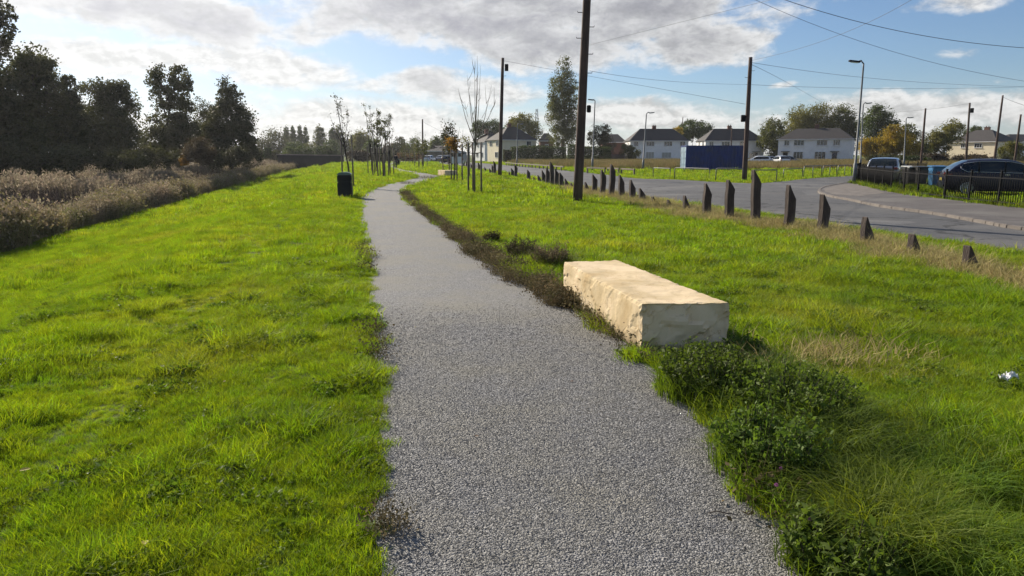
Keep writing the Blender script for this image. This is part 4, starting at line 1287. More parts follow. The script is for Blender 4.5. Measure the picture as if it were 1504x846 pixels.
# corrugated sides
pts = []
n = int(lenK / .28)
mb = MB()
for sgn in (-1, 1):
    prof = []
    for k in range(n):
        x_ = -lenK / 2 + .12 + (lenK - .24) * k / n; st = (lenK - .24) / n
        prof += [(x_, 0), (x_ + st * .28, 0), (x_ + st * .5, .045), (x_ + st * .78, .045)]
    prof.append((lenK / 2 - .12, 0))
    lo = [mb.bm.verts.new((p[0], sgn * (1.20 - p[1]), .16)) for p in prof]; hi = [mb.bm.verts.new((p[0], sgn * (1.20 - p[1]), zK - .12)) for p in prof]
    for k in range(len(prof) - 1): mb.bm.faces.new((lo[k], lo[k + 1], hi[k + 1], hi[k]))
mb.build('corrugated_side', M['container'], root)
mb = MB()
for sx in (-1, 1):
    for sy in (-1, 1):
        mb.box((sx * (lenK / 2 - .07), sy * 1.15, zK / 2), (.14, .14, zK), None, .01)
for sy in (-1, 1):
    mb.box((0, sy * 1.16, .09), (lenK - .3, .12, .15)); mb.box((0, sy * 1.16, zK - .07), (lenK - .3, .12, .12))
for sx in (-1, 1):
    mb.box((sx * (lenK / 2 - .07), 0, .09), (.13, 2.15, .15)); mb.box((sx * (lenK / 2 - .07), 0, zK - .07), (.13, 2.15, .12))
mb.build('frame', M['container'], root)
mb = MB(); mb.box((0, 0, zK - .05), (lenK - .16, 2.2, .04)); mb.build('roof_panel', M['container'], root)
mb = MB(); mb.box((lenK / 2 - .08, 0, zK / 2), (.04, 2.15, zK - .3)); mb.build('end_panel', M['container'], root)
for k, sy in enumerate((-.56, .56)):
    mb = MB(); mb.box((-lenK / 2 + .03, sy, zK / 2), (.06, 1.05, zK - .36), None, .01)
    for z_ in (.25, .5, .75): mb.box((-lenK / 2 - .01, sy, zK * z_), (.05, .98, .12))
    dr_ = mb.build('door', M['container_pale'], root)
    mb = MB()
    for q in (-.25, .2): mb.tube([(-lenK / 2 - .06, sy + q, .2), (-lenK / 2 - .06, sy + q, zK - .2)], .02, 6)
    mb.build('lock_rod', M['steel'], dr_)


# ---------------------------------------------------------------- cars
def car(loc, rz, paint, label, L_=4.3, hgt=1.48, wid=1.78, kind='hatch', detail=True):
    """nose towards local +x, origin under the centre"""
    root = empty('parked_car', loc, rz, label, 'car', 'parked cars')
    if kind == 'hatch':
        #      x(0-1)  bottom  belt   top   halfwidth factor
        st = [(0, .42, .78, .80, .80), (.012, .30, .86, .90, .90), (.03, .24, .92, 1.00, .94), (.07, .22, .96, 1.18, .97), (.12, .22, .97, 1.33, .99), (.17, .22, .965, 1.42, 1), (.26, .2, .96, 1.47, 1), (.38, .2, .95, hgt, 1),
              (.50, .2, .935, 1.455, 1), (.58, .2, .925, 1.37, 1), (.66, .2, .92, 1.16, 1), (.725, .2, .915, .965, 1), (.74, .21, .90, .935, 1), (.82, .22, .86, .89, .98), (.90, .22, .80, .83, .95), (.955, .24, .70, .74, .88), (.985, .28, .60, .64, .80), (1, .36, .52, .54, .70)]
        wheels = (.175, .80)
    else:
        st = [(0, .42, .70, .72, .78), (.012, .30, .80, .83, .88), (.04, .24, .88, .92, .93), (.12, .22, .92, .97, .97), (.16, .22, .93, 1.03, 1), (.23, .22, .93, 1.27, 1), (.30, .2, .92, 1.38, 1), (.40, .2, .92, hgt - .04, 1),
              (.50, .2, .91, 1.40, 1), (.58, .2, .90, 1.31, 1), (.66, .2, .90, 1.08, 1), (.715, .2, .89, .94, 1), (.74, .21, .88, .915, 1), (.82, .22, .84, .87, .98), (.90, .22, .78, .81, .95), (.955, .24, .68, .72, .88), (.985, .28, .58, .62, .80), (1, .36, .50, .52, .70)]
        wheels = (.19, .81)
    hw = wid / 2
    rings = []
    for (u, zb, belt, top, f) in st:
        x_ = (u - .5) * L_; w_ = hw * f; g = max(0, top - belt)
        tum = min(1, g / .45)
        half = [(w_ * .80, zb), (w_ * .96, zb + .07), (w_ * 1.0, zb + .28), (w_ * 1.0, belt - .14), (w_ * .965, belt),
                (w_ * (.965 - .055 * tum), belt + g * .42), (w_ * (.965 - .135 * tum), belt + g * .82), (w_ * (.93 - .20 * tum), belt + g * .95), (w_ * .45, top), (0, top + .01)]
        ring = [(x_, -a, z) for a, z in half] + [(x_, a, z) for a, z in half[-2::-1]]
        rings.append(ring)
    nS, nR = len(rings), len(rings[0])
    V = np.array(rings).reshape(-1, 3)
    body, sideg, screen = [], [[], []], [[], []]
    us = [s_[0] for s_ in st]
    for i in range(nS - 1):
        um = (us[i] + us[i + 1]) / 2
        for j in range(nR - 1):
            f = (i * nR + j, (i + 1) * nR + j, (i + 1) * nR + j + 1, i * nR + j + 1)
            jj = j if j < nR // 2 else nR - 2 - j
            if jj in (4, 5) and .13 < um < .66: sideg[0 if j < nR // 2 else 1].append(f)
            elif jj >= 7 and (.585 < um < .72): screen[0].append(f)
            elif jj >= 7 and (.03 < um < .155 if kind == 'hatch' else .15 < um < .27): screen[1].append(f)
            else: body.append(f)
        body.append((i * nR, i * nR + nR - 1, (i + 1) * nR + nR - 1, (i + 1) * nR))
    def part(nm, faces, mt, thick=0):
        idx = sorted({q for f in faces for q in f}); mp = {q: k for k, q in enumerate(idx)}
        o = np_obj(nm, V[idx], np.array([[mp[q] for q in f] for f in faces]), mt, root, smooth=True)
        return o
    # end caps
    for r_ in (0, nS - 1):
        for j in range(nR // 2 - 0):
            if j < nR - 2 - j: body.append((r_ * nR + j, r_ * nR + j + 1, r_ * nR + nR - 2 - j, r_ * nR + nR - 1 - j))
    bo = part('body', body, paint)
    part('windscreen', screen[0], M['carglass']); part('rear_window', screen[1], M['carglass'])
    for q in sideg: part('side_window', q, M['carglass'])
    # window pillars and chrome line
    mb = MB()
    for sy in (-1, 1):
        for u in ((.26, .46, .60) if kind == 'hatch' else (.28, .46, .60)):
            k = min(range(nS), key=lambda i: abs(us[i] - u)); x_ = (u - .5) * L_
            zt_ = np.interp(u, us, [s_[3] for s_ in st]); zb_ = np.interp(u, us, [s_[2] for s_ in st])
            g = zt_ - zb_; tum = min(1, g / .45)
            mb.tube([(x_, sy * hw * .97, zb_), (x_, sy * hw * (.967 - .055 * tum), zb_ + g * .42), (x_, sy * hw * (.967 - .135 * tum), zb_ + g * .82)], .03, 6)
    mb.build('pillar', M['blackplastic'], root)
    if detail:
        for sy in (-1, 1):
            mb = MB()
            pl_ = []
            for u in (.14, .26, .38, .50, .58, .66, .70):
                zt_ = np.interp(u, us, [s_[3] for s_ in st]); zb_ = np.interp(u, us, [s_[2] for s_ in st]); g = zt_ - zb_; tum = min(1, g / .45)
                pl_.append(((u - .5) * L_, sy * hw * (.972 - .135 * tum), zb_ + g * .83))
            pb_ = [((u - .5) * L_, sy * hw * .975, np.interp(u, us, [s_[2] for s_ in st]) + .005) for u in (.70, .58, .44, .30, .17)]
            mb.tube(pl_, .011, 5); mb.tube(pb_ + [(pl_[0][0] - .12, sy * hw * .95, pb_[-1][2] + .14), pl_[0]], .011, 5)
            mb.build('chrome_trim', M['chrome'], root)
            for x_ in (-.10, .95 - .15):
                mb = MB(); mb.box((x_, sy * (hw + .015), .86), (.17, .03, .03), None, .01); mb.build('door_handle', M['chrome'], root)
            mb = MB(); mb.box((L_ * .17, sy * (hw + .10), .99), (.12, .20, .14), None, .04); mb.build('wing_mirror', paint, root)
            # door shut lines
            mb = MB()
            for u in (.27, .47, .68): mb.box(((u - .5) * L_, sy * (hw + .001), .60), (.012, .012, .58))
            mb.box((-.0, sy * (hw + .001), .28), (L_ * .42, .02, .05))
            mb.build('door_seam', M['tyre'], root)
    for sy in (-1, 1):
        for u in wheels:
            x_ = (u - .5) * L_
            mb = MB(); mb.lathe([(.385, sy * (hw - .10)), (.385, sy * (hw + .008)), (.33, sy * (hw + .012))], 28, (x_, 0, .34), 'y'); mb.build('wheel_arch', M['tyre'], root)
            mb = MB(); mb.lathe([(.20, sy * (hw - .14)), (.31, sy * (hw - .12)), (.325, sy * (hw - .05)), (.32, sy * (hw + .02)), (.30, sy * (hw + .035)), (.225, sy * (hw + .03)), (.22, sy * (hw - .0))], 28, (x_, 0, .325), 'y')
            wh = mb.build('wheel', M['tyre'], root)
            mb = MB(); mb.lathe([(.225, sy * (hw + .0)), (.228, sy * (hw + .038)), (.205, sy * (hw + .042)), (.19, sy * (hw + .012))], 28, (x_, 0, .325), 'y')
            for k in range(10):
                a = 2 * PI * k / 10
                mb.box((x_ + .12 * math.cos(a), sy * (hw + .030), .325 + .12 * math.sin(a)), (.20, .016, .034), Matrix.Rotation(-a, 3, 'Y'))
            mb.lathe([(.05, sy * (hw + .02)), (.045, sy * (hw + .048)), (.02, sy * (hw + .05))], 12, (x_, 0, .325), 'y')
            mb.build('rim', M['alloy'], wh)
        mb = MB()
        mb.box((-L_ / 2 + .12, sy * hw * .80, .86), (.34, .26, .15), None, .045); mb.build('tail_light', M['redlight'], root)
        mb = MB(); mb.box((L_ / 2 - .17, sy * hw * .70, .66), (.26, .32, .13), Matrix.Rotation(sy * -.35, 3, 'Z'), .04); mb.build('headlight', M['clearlight'], root)
    mb = MB(); mb.box((-L_ / 2 + .05, 0, .42), (.16, wid * .78, .20), None, .05); mb.build('bumper', paint, root)
    mb = MB(); mb.box((L_ / 2 - .03, 0, .38), (.10, wid * .62, .16), None, .03); mb.build('front_grille', M['blackplastic'], root)
    mb = MB(); mb.box((-L_ / 2 - .015, 0, .66), (.02, .52, .11)); mb.build('number_plate', M['plate'], root)
    return root


yN = P(1412, 287.5).y
xr = Q(1384, 260, yN).x
xr = Q(1389, 260, yN).x; ca_ = R(-22)
car((xr + 2.2 * math.cos(ca_) - .9 * math.sin(ca_), yN + 2.2 * math.sin(ca_) + .9 * math.cos(ca_), 0), ca_, M['navy'], 'dark navy hatchback with alloy wheels parked behind the black railing', 4.42, 1.48, 1.80)
yS = 41
car((Q(1299, 250, yS).x + .9, yS + 1.6, 0), R(57), M['silver'], 'silver grey car seen from behind beyond the left end of the railing', 4.1, 1.48, 1.76)
yW = P(1140, 243.0).y
car((Q(1112, 238, yW + 2).x, yW + 2, 0), R(170), M['whitecar'], 'white car right beside the pole, leftmost of the three white cars', 4.2, 1.45, detail=False)
car((Q(1127, 238, yW + 4).x, yW + 4, 0), R(172), M['silver'], 'pale car between two white cars by the third white house', 4.2, 1.45, kind='saloon', detail=False)
car((Q(1145, 238, yW).x, yW, 0), R(95), M['whitecar'], 'white car rightmost of the three pale cars by the third white house', 4.2, 1.48, detail=False)
car((Q(1160, 237, yW + 7).x, yW + 8, 0), R(10), M['greycar'], 'dark car partly hidden by bushes at the door of the third white house', 4.2, 1.45, detail=False)
for (px, py, rz, mt, lab, kd) in [(631, 238.4, 75, 'whitecar', 'white car far along the road, leftmost of the roadside cars', 'hatch'), (648, 238.5, 82, 'greycar', 'dark grey car parked far along the road next to the white one', 'saloon'), (657, 240, 84, 'navy', 'dark blue car far along the road behind the saplings', 'hatch'), (668, 239.5, 88, 'silver', 'silver car far along the road, nearest the pale van', 'hatch')]:
    v = P(px, py); car((v.x, v.y + 1, 0), R(rz), M[mt], lab, 4.3, 1.5, kind=kd, detail=False)


def van(loc, rz, label):
    root = empty('parked_van', loc, rz, label, 'van')
    mb = MB()
    prof = [(-2.4, .35), (2.1, .35), (2.45, .5), (2.5, .95), (1.9, 1.15), (1.3, 1.95), (.9, 2.1), (-2.35, 2.15), (-2.45, 2.0)]
    mb.prism([(x_, -.95, z_) for x_, z_ in prof], (0, 1.9, 0)); bmesh.ops.bevel(mb.bm, geom=mb.bm.edges[:], offset=.05, segments=2, affect='EDGES'); mb.build('body', M['whitecar'], root)
    mb = MB(); mb.prism([(1.88, -.82, 1.20), (1.88, .82, 1.20), (1.38, .75, 1.88), (1.38, -.75, 1.88)], (.03, 0, .02)); mb.build('windscreen', M['carglass'], root)
    for sy in (-.5, .5):
        mb = MB(); mb.box((-2.46, sy, 1.6), (.03, .65, .5), None, .01); mb.build('rear_window', M['carglass'], root)
    for sy in (-1, 1):
        mb = MB(); mb.box((-2.45, sy * .88, 1.0), (.08, .12, .4), None, .02); mb.build('tail_light', M['redlight'], root)
        for x_ in (-1.5, 1.6):
            mb = MB(); mb.lathe([(.2, sy * .8), (.33, sy * .82), (.33, sy * .97), (.2, sy * .98)], 20, (x_, 0, .34), 'y'); mb.build('wheel', M['tyre'], root)


v = P(674, 243.5); van((v.x, v.y + 1, 0), R(86), 'small pale grey van far along the road behind the orange sapling')

# ---------------------------------------------------------------- wheelie bins
def wheelie(px, y, bm_, lid_, label, w=.6, h=1.07):
    x_ = Q(px, 250, y).x
    root = empty('wheelie_bin', (x_, y, 0), R(random.uniform(-12, 12)), label, 'wheelie bin', 'wheelie bins in the yard')
    mb = MB(); mb.box((0, 0, h * .45), (w, .66, h * .86), None, .03)
    for q in mb.bm.verts:
        f = .80 + .20 * min(1, max(0, q.co.z / h)); q.co.x *= f; q.co.y *= f
    mb.build('body', M[bm_], root)
    mb = MB(); mb.box((0, 0, h * .93), (w + .06, .76, .07), Matrix.Rotation(.06, 3, 'X'), .025); mb.build('lid', M[lid_], root)
    mb = MB(); mb.tube([(-w * .35, .42, h * .88), (w * .35, .42, h * .88)], .02, 6); mb.build('handle', M['blackplastic'], root)
    for sx in (-1, 1):
        mb = MB(); mb.lathe([(.03, sx * (w * .42)), (.11, sx * (w * .42)), (.11, sx * (w * .42 + .05)), (.03, sx * (w * .42 + .05))], 14, (0, .30, .11), 'x'); mb.build('wheel', M['tyre'], root)


wheelie(1378, 36.5, 'bluebin', 'bluebin', 'blue wheelie bin just left of the navy car', .75, 1.12)
wheelie(1337, 38.5, 'brownbin', 'palelid', 'dark wheelie bin with a pale lid, nearest the silver car')
wheelie(1352, 38.0, 'brownbin', 'brownbin', 'all dark wheelie bin between the pale lidded and the blue one')
wheelie(1392, 38.4, 'brownbin', 'brownbin', 'dark wheelie bin half hidden between blue bin and navy car')

# ---------------------------------------------------------------- black railing
def railing(line, label, h=1.02, gap=.105, post_every=2.0):
    c = line[0]
    root = empty('metal_railing', (c.x, c.y, 0), 0, label, 'railing', 'black yard railings')
    # walk the line
    pts = [Vector((v.x, v.y, .06)) for v in line]
    seg = []
    for i in range(len(pts) - 1):
        d = pts[i + 1] - pts[i]; n = max(1, int(round(d.length / post_every)))
        for k in range(n): seg.append((pts[i] + d * (k / n), pts[i] + d * ((k + 1) / n)))
    for i, (a, b) in enumerate(seg):
        a = a - c; b = b - c; a.z = b.z = .06
        mb = MB(); mb.box(a + Vector((0, 0, h / 2)), (.055, .055, h + .08), None, .006); mb.box(a + Vector((0, 0, h + .05)), (.07, .07, .03), None, .008)
        mb.build('post', M['blackmetal'], root)
        mb = MB(); d = b - a; ang = math.atan2(d.y, d.x)
        for z_ in (.12, h - .16):
            mb.box((a + b) / 2 + Vector((0, 0, z_)), (d.length, .04, .035), Matrix.Rotation(ang, 3, 'Z'))
        n = max(2, int(d.length / gap))
        for k in range(1, n):
            q = a + d * (k / n)
            mb.tube([q + Vector((0, 0, .06)), q + Vector((0, 0, h - (.01 if k % 2 else .05)))], .0125, 5)
        mb.build('railing_panel', M['blackmetal'], root)


railing([P(*p) for p in fence_px[:9]], 'long black bar railing along the pavement in front of the navy car')
railing([P(1256, 270.5), P(1262, 264.5), P(1300, 261.5), P(1360, 258.5)], 'black bar railing turning back behind the silver car')


# ---------------------------------------------------------------- hoop barriers on the far green
def hoop(pa, pb, h, label, mt='steel', mid=False, group='knee high barriers on the far green'):
    a, b = P(*pa), P(*pb)
    mb = MB(); d = b - a
    r_ = .03
    root = empty('hoop_barrier', a, 0, label, 'barrier', group)
    mb.tube([(0, 0, -.03), (0, 0, h * .85), d * .02 + Vector((0, 0, h * .97)), d * .05 + Vector((0, 0, h)), d * .95 + Vector((0, 0, h)), d * .98 + Vector((0, 0, h * .97)), d + Vector((0, 0, h * .85)), d + Vector((0, 0, -.03))], r_, 8)
    mb.build('hoop', M[mt], root)
    if mid:
        mb = MB(); mb.tube([d * .5 + Vector((0, 0, -.03)), d * .5 + Vector((0, 0, h))], r_ * .9, 8); mb.build('middle_post', M[mt], root)


hoop((959, 261.5), (984, 263), .72, 'narrow steel hoop barrier left of the container front')
hoop((990.5, 263.5), (1041.6, 266), .78, 'long steel hoop barrier in front of the container door end', mid=False)
hoop((1051, 266), (1091, 267), .80, 'steel hoop barrier in front of the container, ending at the pole')
hoop((1103, 267.5), (1140, 267), .72, 'steel hoop barrier just right of the container pole')
hoop((1150, 264), (1178, 262.5), .70, 'steel hoop barrier on the far green left of the long fence')
for i, (a, b) in enumerate([((1180, 262), (1206, 260.5)), ((1208, 260.5), (1228, 259.5)), ((1230, 259.4), (1250, 258.6))]):
    hoop(a, b, .85, ['steel barrier on the far green, left one of the three nearest the tall lamp', 'steel barrier on the far green, middle one of the three nearest the tall lamp', 'steel barrier on the far green, closest to the tall street lamp'][i], mid=True)


def rail(pa, pb, h, label):
    a, b = P(*pa), P(*pb); d = b - a
    root = empty('timber_knee_rail', a, 0, label, 'knee rail', 'pale timber knee rails')
    ang = math.atan2(d.y, d.x)
    mb = MB(); mb.box(d / 2 + Vector((0, 0, h)), (d.length, .13, .13), Matrix.Rotation(ang, 3, 'Z'), .015); mb.build('top_rail', M['palewood'], root)
    n = max(1, int(d.length / 2.2))
    for k in range(n + 1):
        mb = MB(); mb.box(d * (.03 + .94 * k / n) + Vector((0, 0, h / 2 - .05)), (.12, .12, h), Matrix.Rotation(ang, 3, 'Z'), .01); mb.build('post', M['palewood'], root)


rail((742, 243), (828, 251), .42, 'long pale timber knee rail left of the nearest utility pole')
rail((862, 254.5), (889, 256), .50, 'pale timber knee rail right behind the street lamp')
rail((892, 255.5), (909, 257), .50, 'short pale timber knee rail, second right of the street lamp')
rail((912, 257), (932, 258.5), .50, 'short pale timber knee rail, furthest right of the timber ones')

# dark wall across the drain
yB = 140
a = Q(408, 241, yB); b = Q(503, 241, yB - 6)
za, zb_ = Q(408, 227.5, yB).z, Q(503, 229, yB - 6).z
root = empty('retaining_wall', (a.x, a.y, -2), 0, 'long dark wall crossing the drain below the far poplars', 'wall')
mb = MB(); d = Vector((b.x - a.x, b.y - a.y, 0)); n_ = Vector((-d.y, d.x, 0)).normalized() * .5
mb.prism([(0, 0, 0), (d.x, d.y, 0), (d.x, d.y, zb_ + 2), (0, 0, za + 2)], n_); mb.build('wall_face', M['darkwall'], root)
mb = MB(); mb.prism([(-d.x * .01, -.1, za + 2.003), (d.x * 1.01, d.y - .1, zb_ + 2.003), (d.x * 1.01, d.y - .1, zb_ + 2.16), (-d.x * .01, -.1, za + 2.16)], n_ * 1.4); mb.build('coping', M['concrete'], root)


# ---------------------------------------------------------------- trees
def tree(base, height, clusters, leaf, nleaf, material, label, trunk_r=.25, seed=0, name='tree', group=None, cat='tree', low=.1, fill=.5, bark='bark', aspect=.7, trunk_top=.85, z0=None, squash=1.0):
    """clusters: list of (dx, height, rx, rz[, weight]) crown lobes in metres; leaves fill them unevenly"""
    r = np.random.default_rng(seed + 100)
    zb = float(H(base[0], base[1])) if z0 is None else z0
    root = empty(name, (base[0], base[1], zb), 0, label, cat, group)
    nleaf = int(nleaf * 1.9); leaf *= .92
    # limbs
    mb = MB()
    tips = []
    tt = height * trunk_top
    wob_ = [Vector((r.normal(0, .015) * height * (k > 0), r.normal(0, .015) * height * (k > 0), tt * k / 5 - (.2 if k == 0 else 0))) for k in range(6)]
    cxm = np.mean([c[0] for c in clusters])
    for k in range(6): wob_[k].x += cxm * (k / 5)
    mb.tube(wob_, [trunk_r * (1 - .85 * k / 5) for k in range(6)], 8)
    C = []
    tot = sum(c[2] ** 2 * c[3] * (c[4] if len(c) > 4 else 1) for c in clusters)
    for c in clusters:
        dx, hz, rx, rz = c[:4]; wt = c[4] if len(c) > 4 else 1
        n = max(40, int(nleaf * rx * rx * rz * wt / tot))
        # sub clumps inside the lobe
        m_ = max(8, int(16 + rx * rz * 3.5))
        u = r.normal(size=(m_, 3)); u /= np.linalg.norm(u, axis=1)[:, None]
        rad = r.random(m_) ** (1 / 2.7)
        dy = r.normal(0, rx * .25)
        sub = np.stack([dx + u[:, 0] * rad * rx, dy + u[:, 1] * rad * rx * squash, hz + u[:, 2] * rad * rz], 1)
        ssz = (.24 + .26 * r.random(m_)) * min(rx, rz) + .14
        pick = r.integers(0, m_, n)
        off = r.normal(size=(n, 3)); off /= np.linalg.norm(off, axis=1)[:, None]
        off *= (r.random(n) ** .5)[:, None] * ssz[pick][:, None] * np.array([1, 1, .8])
        pts = sub[pick] + off
        # loose leaves around the edge
        k_ = int(n * .12)
        uu = r.normal(size=(k_, 3)); uu /= np.linalg.norm(uu, axis=1)[:, None]
        ex = np.stack([dx + uu[:, 0] * rx * 1.05, dy + uu[:, 1] * rx * squash, hz + uu[:, 2] * rz * 1.05], 1) + r.normal(0, .12, (k_, 3)) * rx
        C.append(pts); C.append(ex)
        # a limb to the lobe with side branches to some sub clumps
        zc = min(tt * .95, max(height * .12, hz - rz * .9))
        q0 = Vector((cxm * zc / tt, 0, zc))
        q1 = Vector((dx, dy, hz))
        rr = trunk_r * .38
        mb.tube([q0, q0.lerp(q1, .5) + Vector((0, 0, rz * .12)), q1, q1 + Vector((0, 0, rz * .75))], [rr, rr * .75, rr * .45, rr * .1], 5, cap=False)
        for q in sub[:min(m_, 10)]:
            mb.tube([q0.lerp(q1, .6), Vector(q)], [rr * .35, rr * .08], 4, cap=False)
    mb.build('trunk', M[bark], root)
    C = np.concatenate(C)
    C = C[C[:, 2] > low]
    V, Fc = quads(C, leaf, aspect)
    np_obj('crown', V, Fc, M[material], root)
    return root


def px_tree(px_base, py_top, y, lobes, leaf, nleaf, material, label, seed, zb=None, **k):
    """lobes in photo units: (px, py, rx_px, ry_px[, weight]) at distance y"""
    x_ = Q(px_base, 240, y).x
    zb_ = float(H(x_, y)) if zb is None else zb
    m_ = y / F * 1.03
    cl = []
    for c in lobes:
        q = Q(c[0], c[1], y)
        cl.append((q.x - x_, q.z - zb_, c[2] * m_, c[3] * m_) + tuple(c[4:]))
    h = Q(px_base, py_top, y).z - zb_
    return tree((x_, y), h, cl, leaf, nleaf, material, label, seed=seed, z0=zb_, **k)


LT = 'trees beyond the reed bed'
px_tree(-8, 5, 58, [(0, 60, 22, 45), (-12, 130, 40, 60), (8, 25, 14, 22), (-35, 200, 55, 50), (5, 190, 30, 50)], 0.260, 15000, 'lf_deep', 'tallest dark tree cut off by the left edge of the photo', 1, trunk_r=.4, group=LT)
px_tree(50, 70, 60, [(45, 100, 22, 30), (62, 95, 18, 22), (30, 150, 26, 40), (62, 150, 26, 40), (45, 205, 38, 40), (78, 130, 9, 16)], 0.247, 16000, 'lf_dark', 'broad dark tree with ragged twin tops, second from the left edge', 2, trunk_r=.35, group=LT)
px_tree(103, 112, 62, [(100, 140, 13, 26), (108, 175, 20, 35), (95, 210, 28, 35), (118, 200, 18, 30)], 0.234, 9000, 'lf_deep', 'narrow pointed dark tree between the broad tree and the feathery one', 3, trunk_r=.25, group=LT)
px_tree(160, 112, 66, [(145, 145, 26, 24, .5), (168, 150, 24, 26), (160, 190, 36, 38), (180, 215, 30, 30), (130, 130, 14, 12, .4), (150, 126, 18, 10, .3), (190, 155, 12, 18, .4)], 0.221, 13000, 'lf_dark', 'rounded dark tree with feathery paler twigs on top', 4, trunk_r=.3, group=LT)
px_tree(238, 95, 76, [(232, 118, 14, 20), (266, 125, 15, 24), (262, 165, 16, 34), (236, 150, 12, 20, .5), (240, 205, 30, 30), (275, 200, 18, 28), (222, 175, 9, 12, .4)], 0.247, 11000, 'lf_dark', 'tall open tree with two separate leafy tops and sky between', 5, trunk_r=.28, group=LT)
px_tree(300, 148, 84, [(293, 160, 11, 14, .5), (305, 172, 14, 18, .7), (296, 200, 18, 22), (312, 190, 10, 20)], .18, 4500, 'lf_dark', 'thin wispy small tree between the two taller dark ones', 6, trunk_r=.18, group=LT)
px_tree(338, 113, 80, [(331, 130, 13, 16), (340, 152, 18, 20), (337, 180, 30, 26), (333, 212, 38, 26), (357, 190, 14, 22), (312, 205, 16, 22)], 0.234, 15000, 'lf_deep', 'dense dark rounded tree, rightmost of the big dark group', 7, trunk_r=.3, group=LT)
px_tree(20, 200, 52, [(-10, 225, 40, 24), (40, 232, 36, 18), (90, 235, 30, 16)], .16, 8000, 'lf_deep', 'low dark thicket under the leftmost trees', 8, trunk_r=.1, group='scrub beyond the reeds', name='shrub', cat='shrub')
px_tree(130, 215, 56, [(110, 232, 24, 16), (150, 236, 30, 14), (195, 236, 22, 12)], .15, 7000, 'lf_dark', 'low dark scrub below the feathery tree', 9, trunk_r=.1, group='scrub beyond the reeds', name='shrub', cat='shrub')
px_tree(240, 222, 68, [(215, 230, 18, 16), (250, 234, 20, 12)], .15, 4500, 'lf_dark', 'low dark scrub below the tall open tree', 10, trunk_r=.1, group='scrub beyond the reeds', name='shrub', cat='shrub')
px_tree(340, 218, 72, [(320, 232, 22, 13), (355, 232, 24, 13)], .15, 4500, 'lf_deep', 'low dark scrub below the rightmost dark tree', 11, trunk_r=.1, group='scrub beyond the reeds', name='shrub', cat='shrub')
px_tree(289, 204, 60, [(289, 222, 20, 17)], .12, 5500, 'lf_brown', 'round purplish brown bush at the far edge of the reeds', 12, trunk_r=.06, name='shrub', cat='shrub')
px_tree(269, 226, 60, [(269, 236, 6, 6)], .10, 500, 'lf_orange', 'small rusty orange bush beside the round brown bush', 13, trunk_r=.03, name='shrub', cat='shrub')
# far tree line
FG = 'far trees beyond the drain'
px_tree(402, 190, 230, [(402, 208, 22, 18), (385, 218, 16, 14), (412, 220, 14, 12), (375, 226, 20, 10)], .5, 3500, 'lf_dark', 'wide domed dark tree left of the far poplars', 20, trunk_r=.4, group=FG)
for i, (px, top, w, lab) in enumerate([(421, 184, 4.2, 'first slim far poplar from the left'), (430, 185, 3.8, 'second slim far poplar from the left'), (440, 184, 3.8, 'third slim far poplar from the left'), (449, 186, 3.2, 'fourth slim far poplar from the left'), (470, 183, 7, 'broad far poplar, thickest of the far row'), (488, 186, 4.5, 'far poplar right of the broad one'), (497, 183, 6, 'paler far poplar behind the bin sapling')]):
    px_tree(px, top, 270, [(px, top + 7, w * .7, 7), (px, top + 14, w * 1.05, 9), (px, top + 24, w * 1.3, 10), (px, top + 34, w * 1.3, 10), (px, top + 42, w * 1.2, 8)], .5, 2600, 'lf_olive' if i in (4, 6) else 'lf_green', lab, 21 + i, trunk_r=.25, group='far poplars')
for i, (px, top, w, mt, lab) in enumerate([(432, 207, 16, 'lf_green', 'low round far tree under the poplars'), (455, 210, 14, 'lf_olive', 'small olive far tree below the broad poplar'), (484, 206, 15, 'lf_green', 'far rounded tree right of the broad poplar'), (515, 198, 16, 'lf_olive', 'far pale tree behind the bin sapling trunk'),
                                            (530, 190, 13, 'lf_ochre', 'far yellowish tree between bin sapling and sapling row'), (548, 205, 14, 'lf_green', 'far green tree behind the sapling row'), (572, 208, 13, 'lf_brown', 'far brownish tree behind the sapling row'), (587, 202, 12, 'lf_dark', 'far dark round tree above the walker'), (607, 204, 13, 'lf_green', 'far green tree right of the walker'),
                                            (625, 208, 12, 'lf_dark', 'far dark tree behind the slim pole'), (640, 200, 10, 'lf_pale', 'far pale tree beside the slim pole'), (655, 198, 10, 'lf_green', 'far green tree above the parked cars')]):
    px_tree(px, top, 215 + (i * 37) % 60, [(px, top + 9, w * .7, 9), (px - w * .5, top + 18, w * .6, 10), (px + w * .5, top + 17, w * .6, 10), (px, top + 24, w, 9)], .45, 2600, mt, lab, 40 + i, trunk_r=.3, group=FG)
for i, (px, top, w, y, mt, lab) in enumerate([(395, 222, 20, 150, 'lf_dark', 'dark bush at the left end of the dark wall'), (393, 218, 6, 140, 'lf_hedge', 'small dark pointed bush on the drain bank'), (440, 216, 24, 175, 'lf_green', 'green thicket above the dark wall, left part'), (480, 215, 22, 175, 'lf_hedge', 'green thicket above the dark wall, right part'), (527, 222, 18, 150, 'lf_brown', 'brown hedge bush behind the bin sapling'), (560, 224, 20, 160, 'lf_dark', 'dark bush behind the sapling row'), (600, 226, 22, 180, 'lf_red', 'russet bush by the walker'), (365, 222, 20, 120, 'lf_dark', 'dark scrub at the reed edge left of the dark wall')]):
    px_tree(px, top, y, [(px - w * .4, top + 7, w * .5, 7), (px + w * .3, top + 8, w * .55, 8), (px, top + 5, w * .35, 5)], .3, 2400, mt, lab, 60 + i, trunk_r=.12, group='far bushes', name='shrub', cat='shrub')

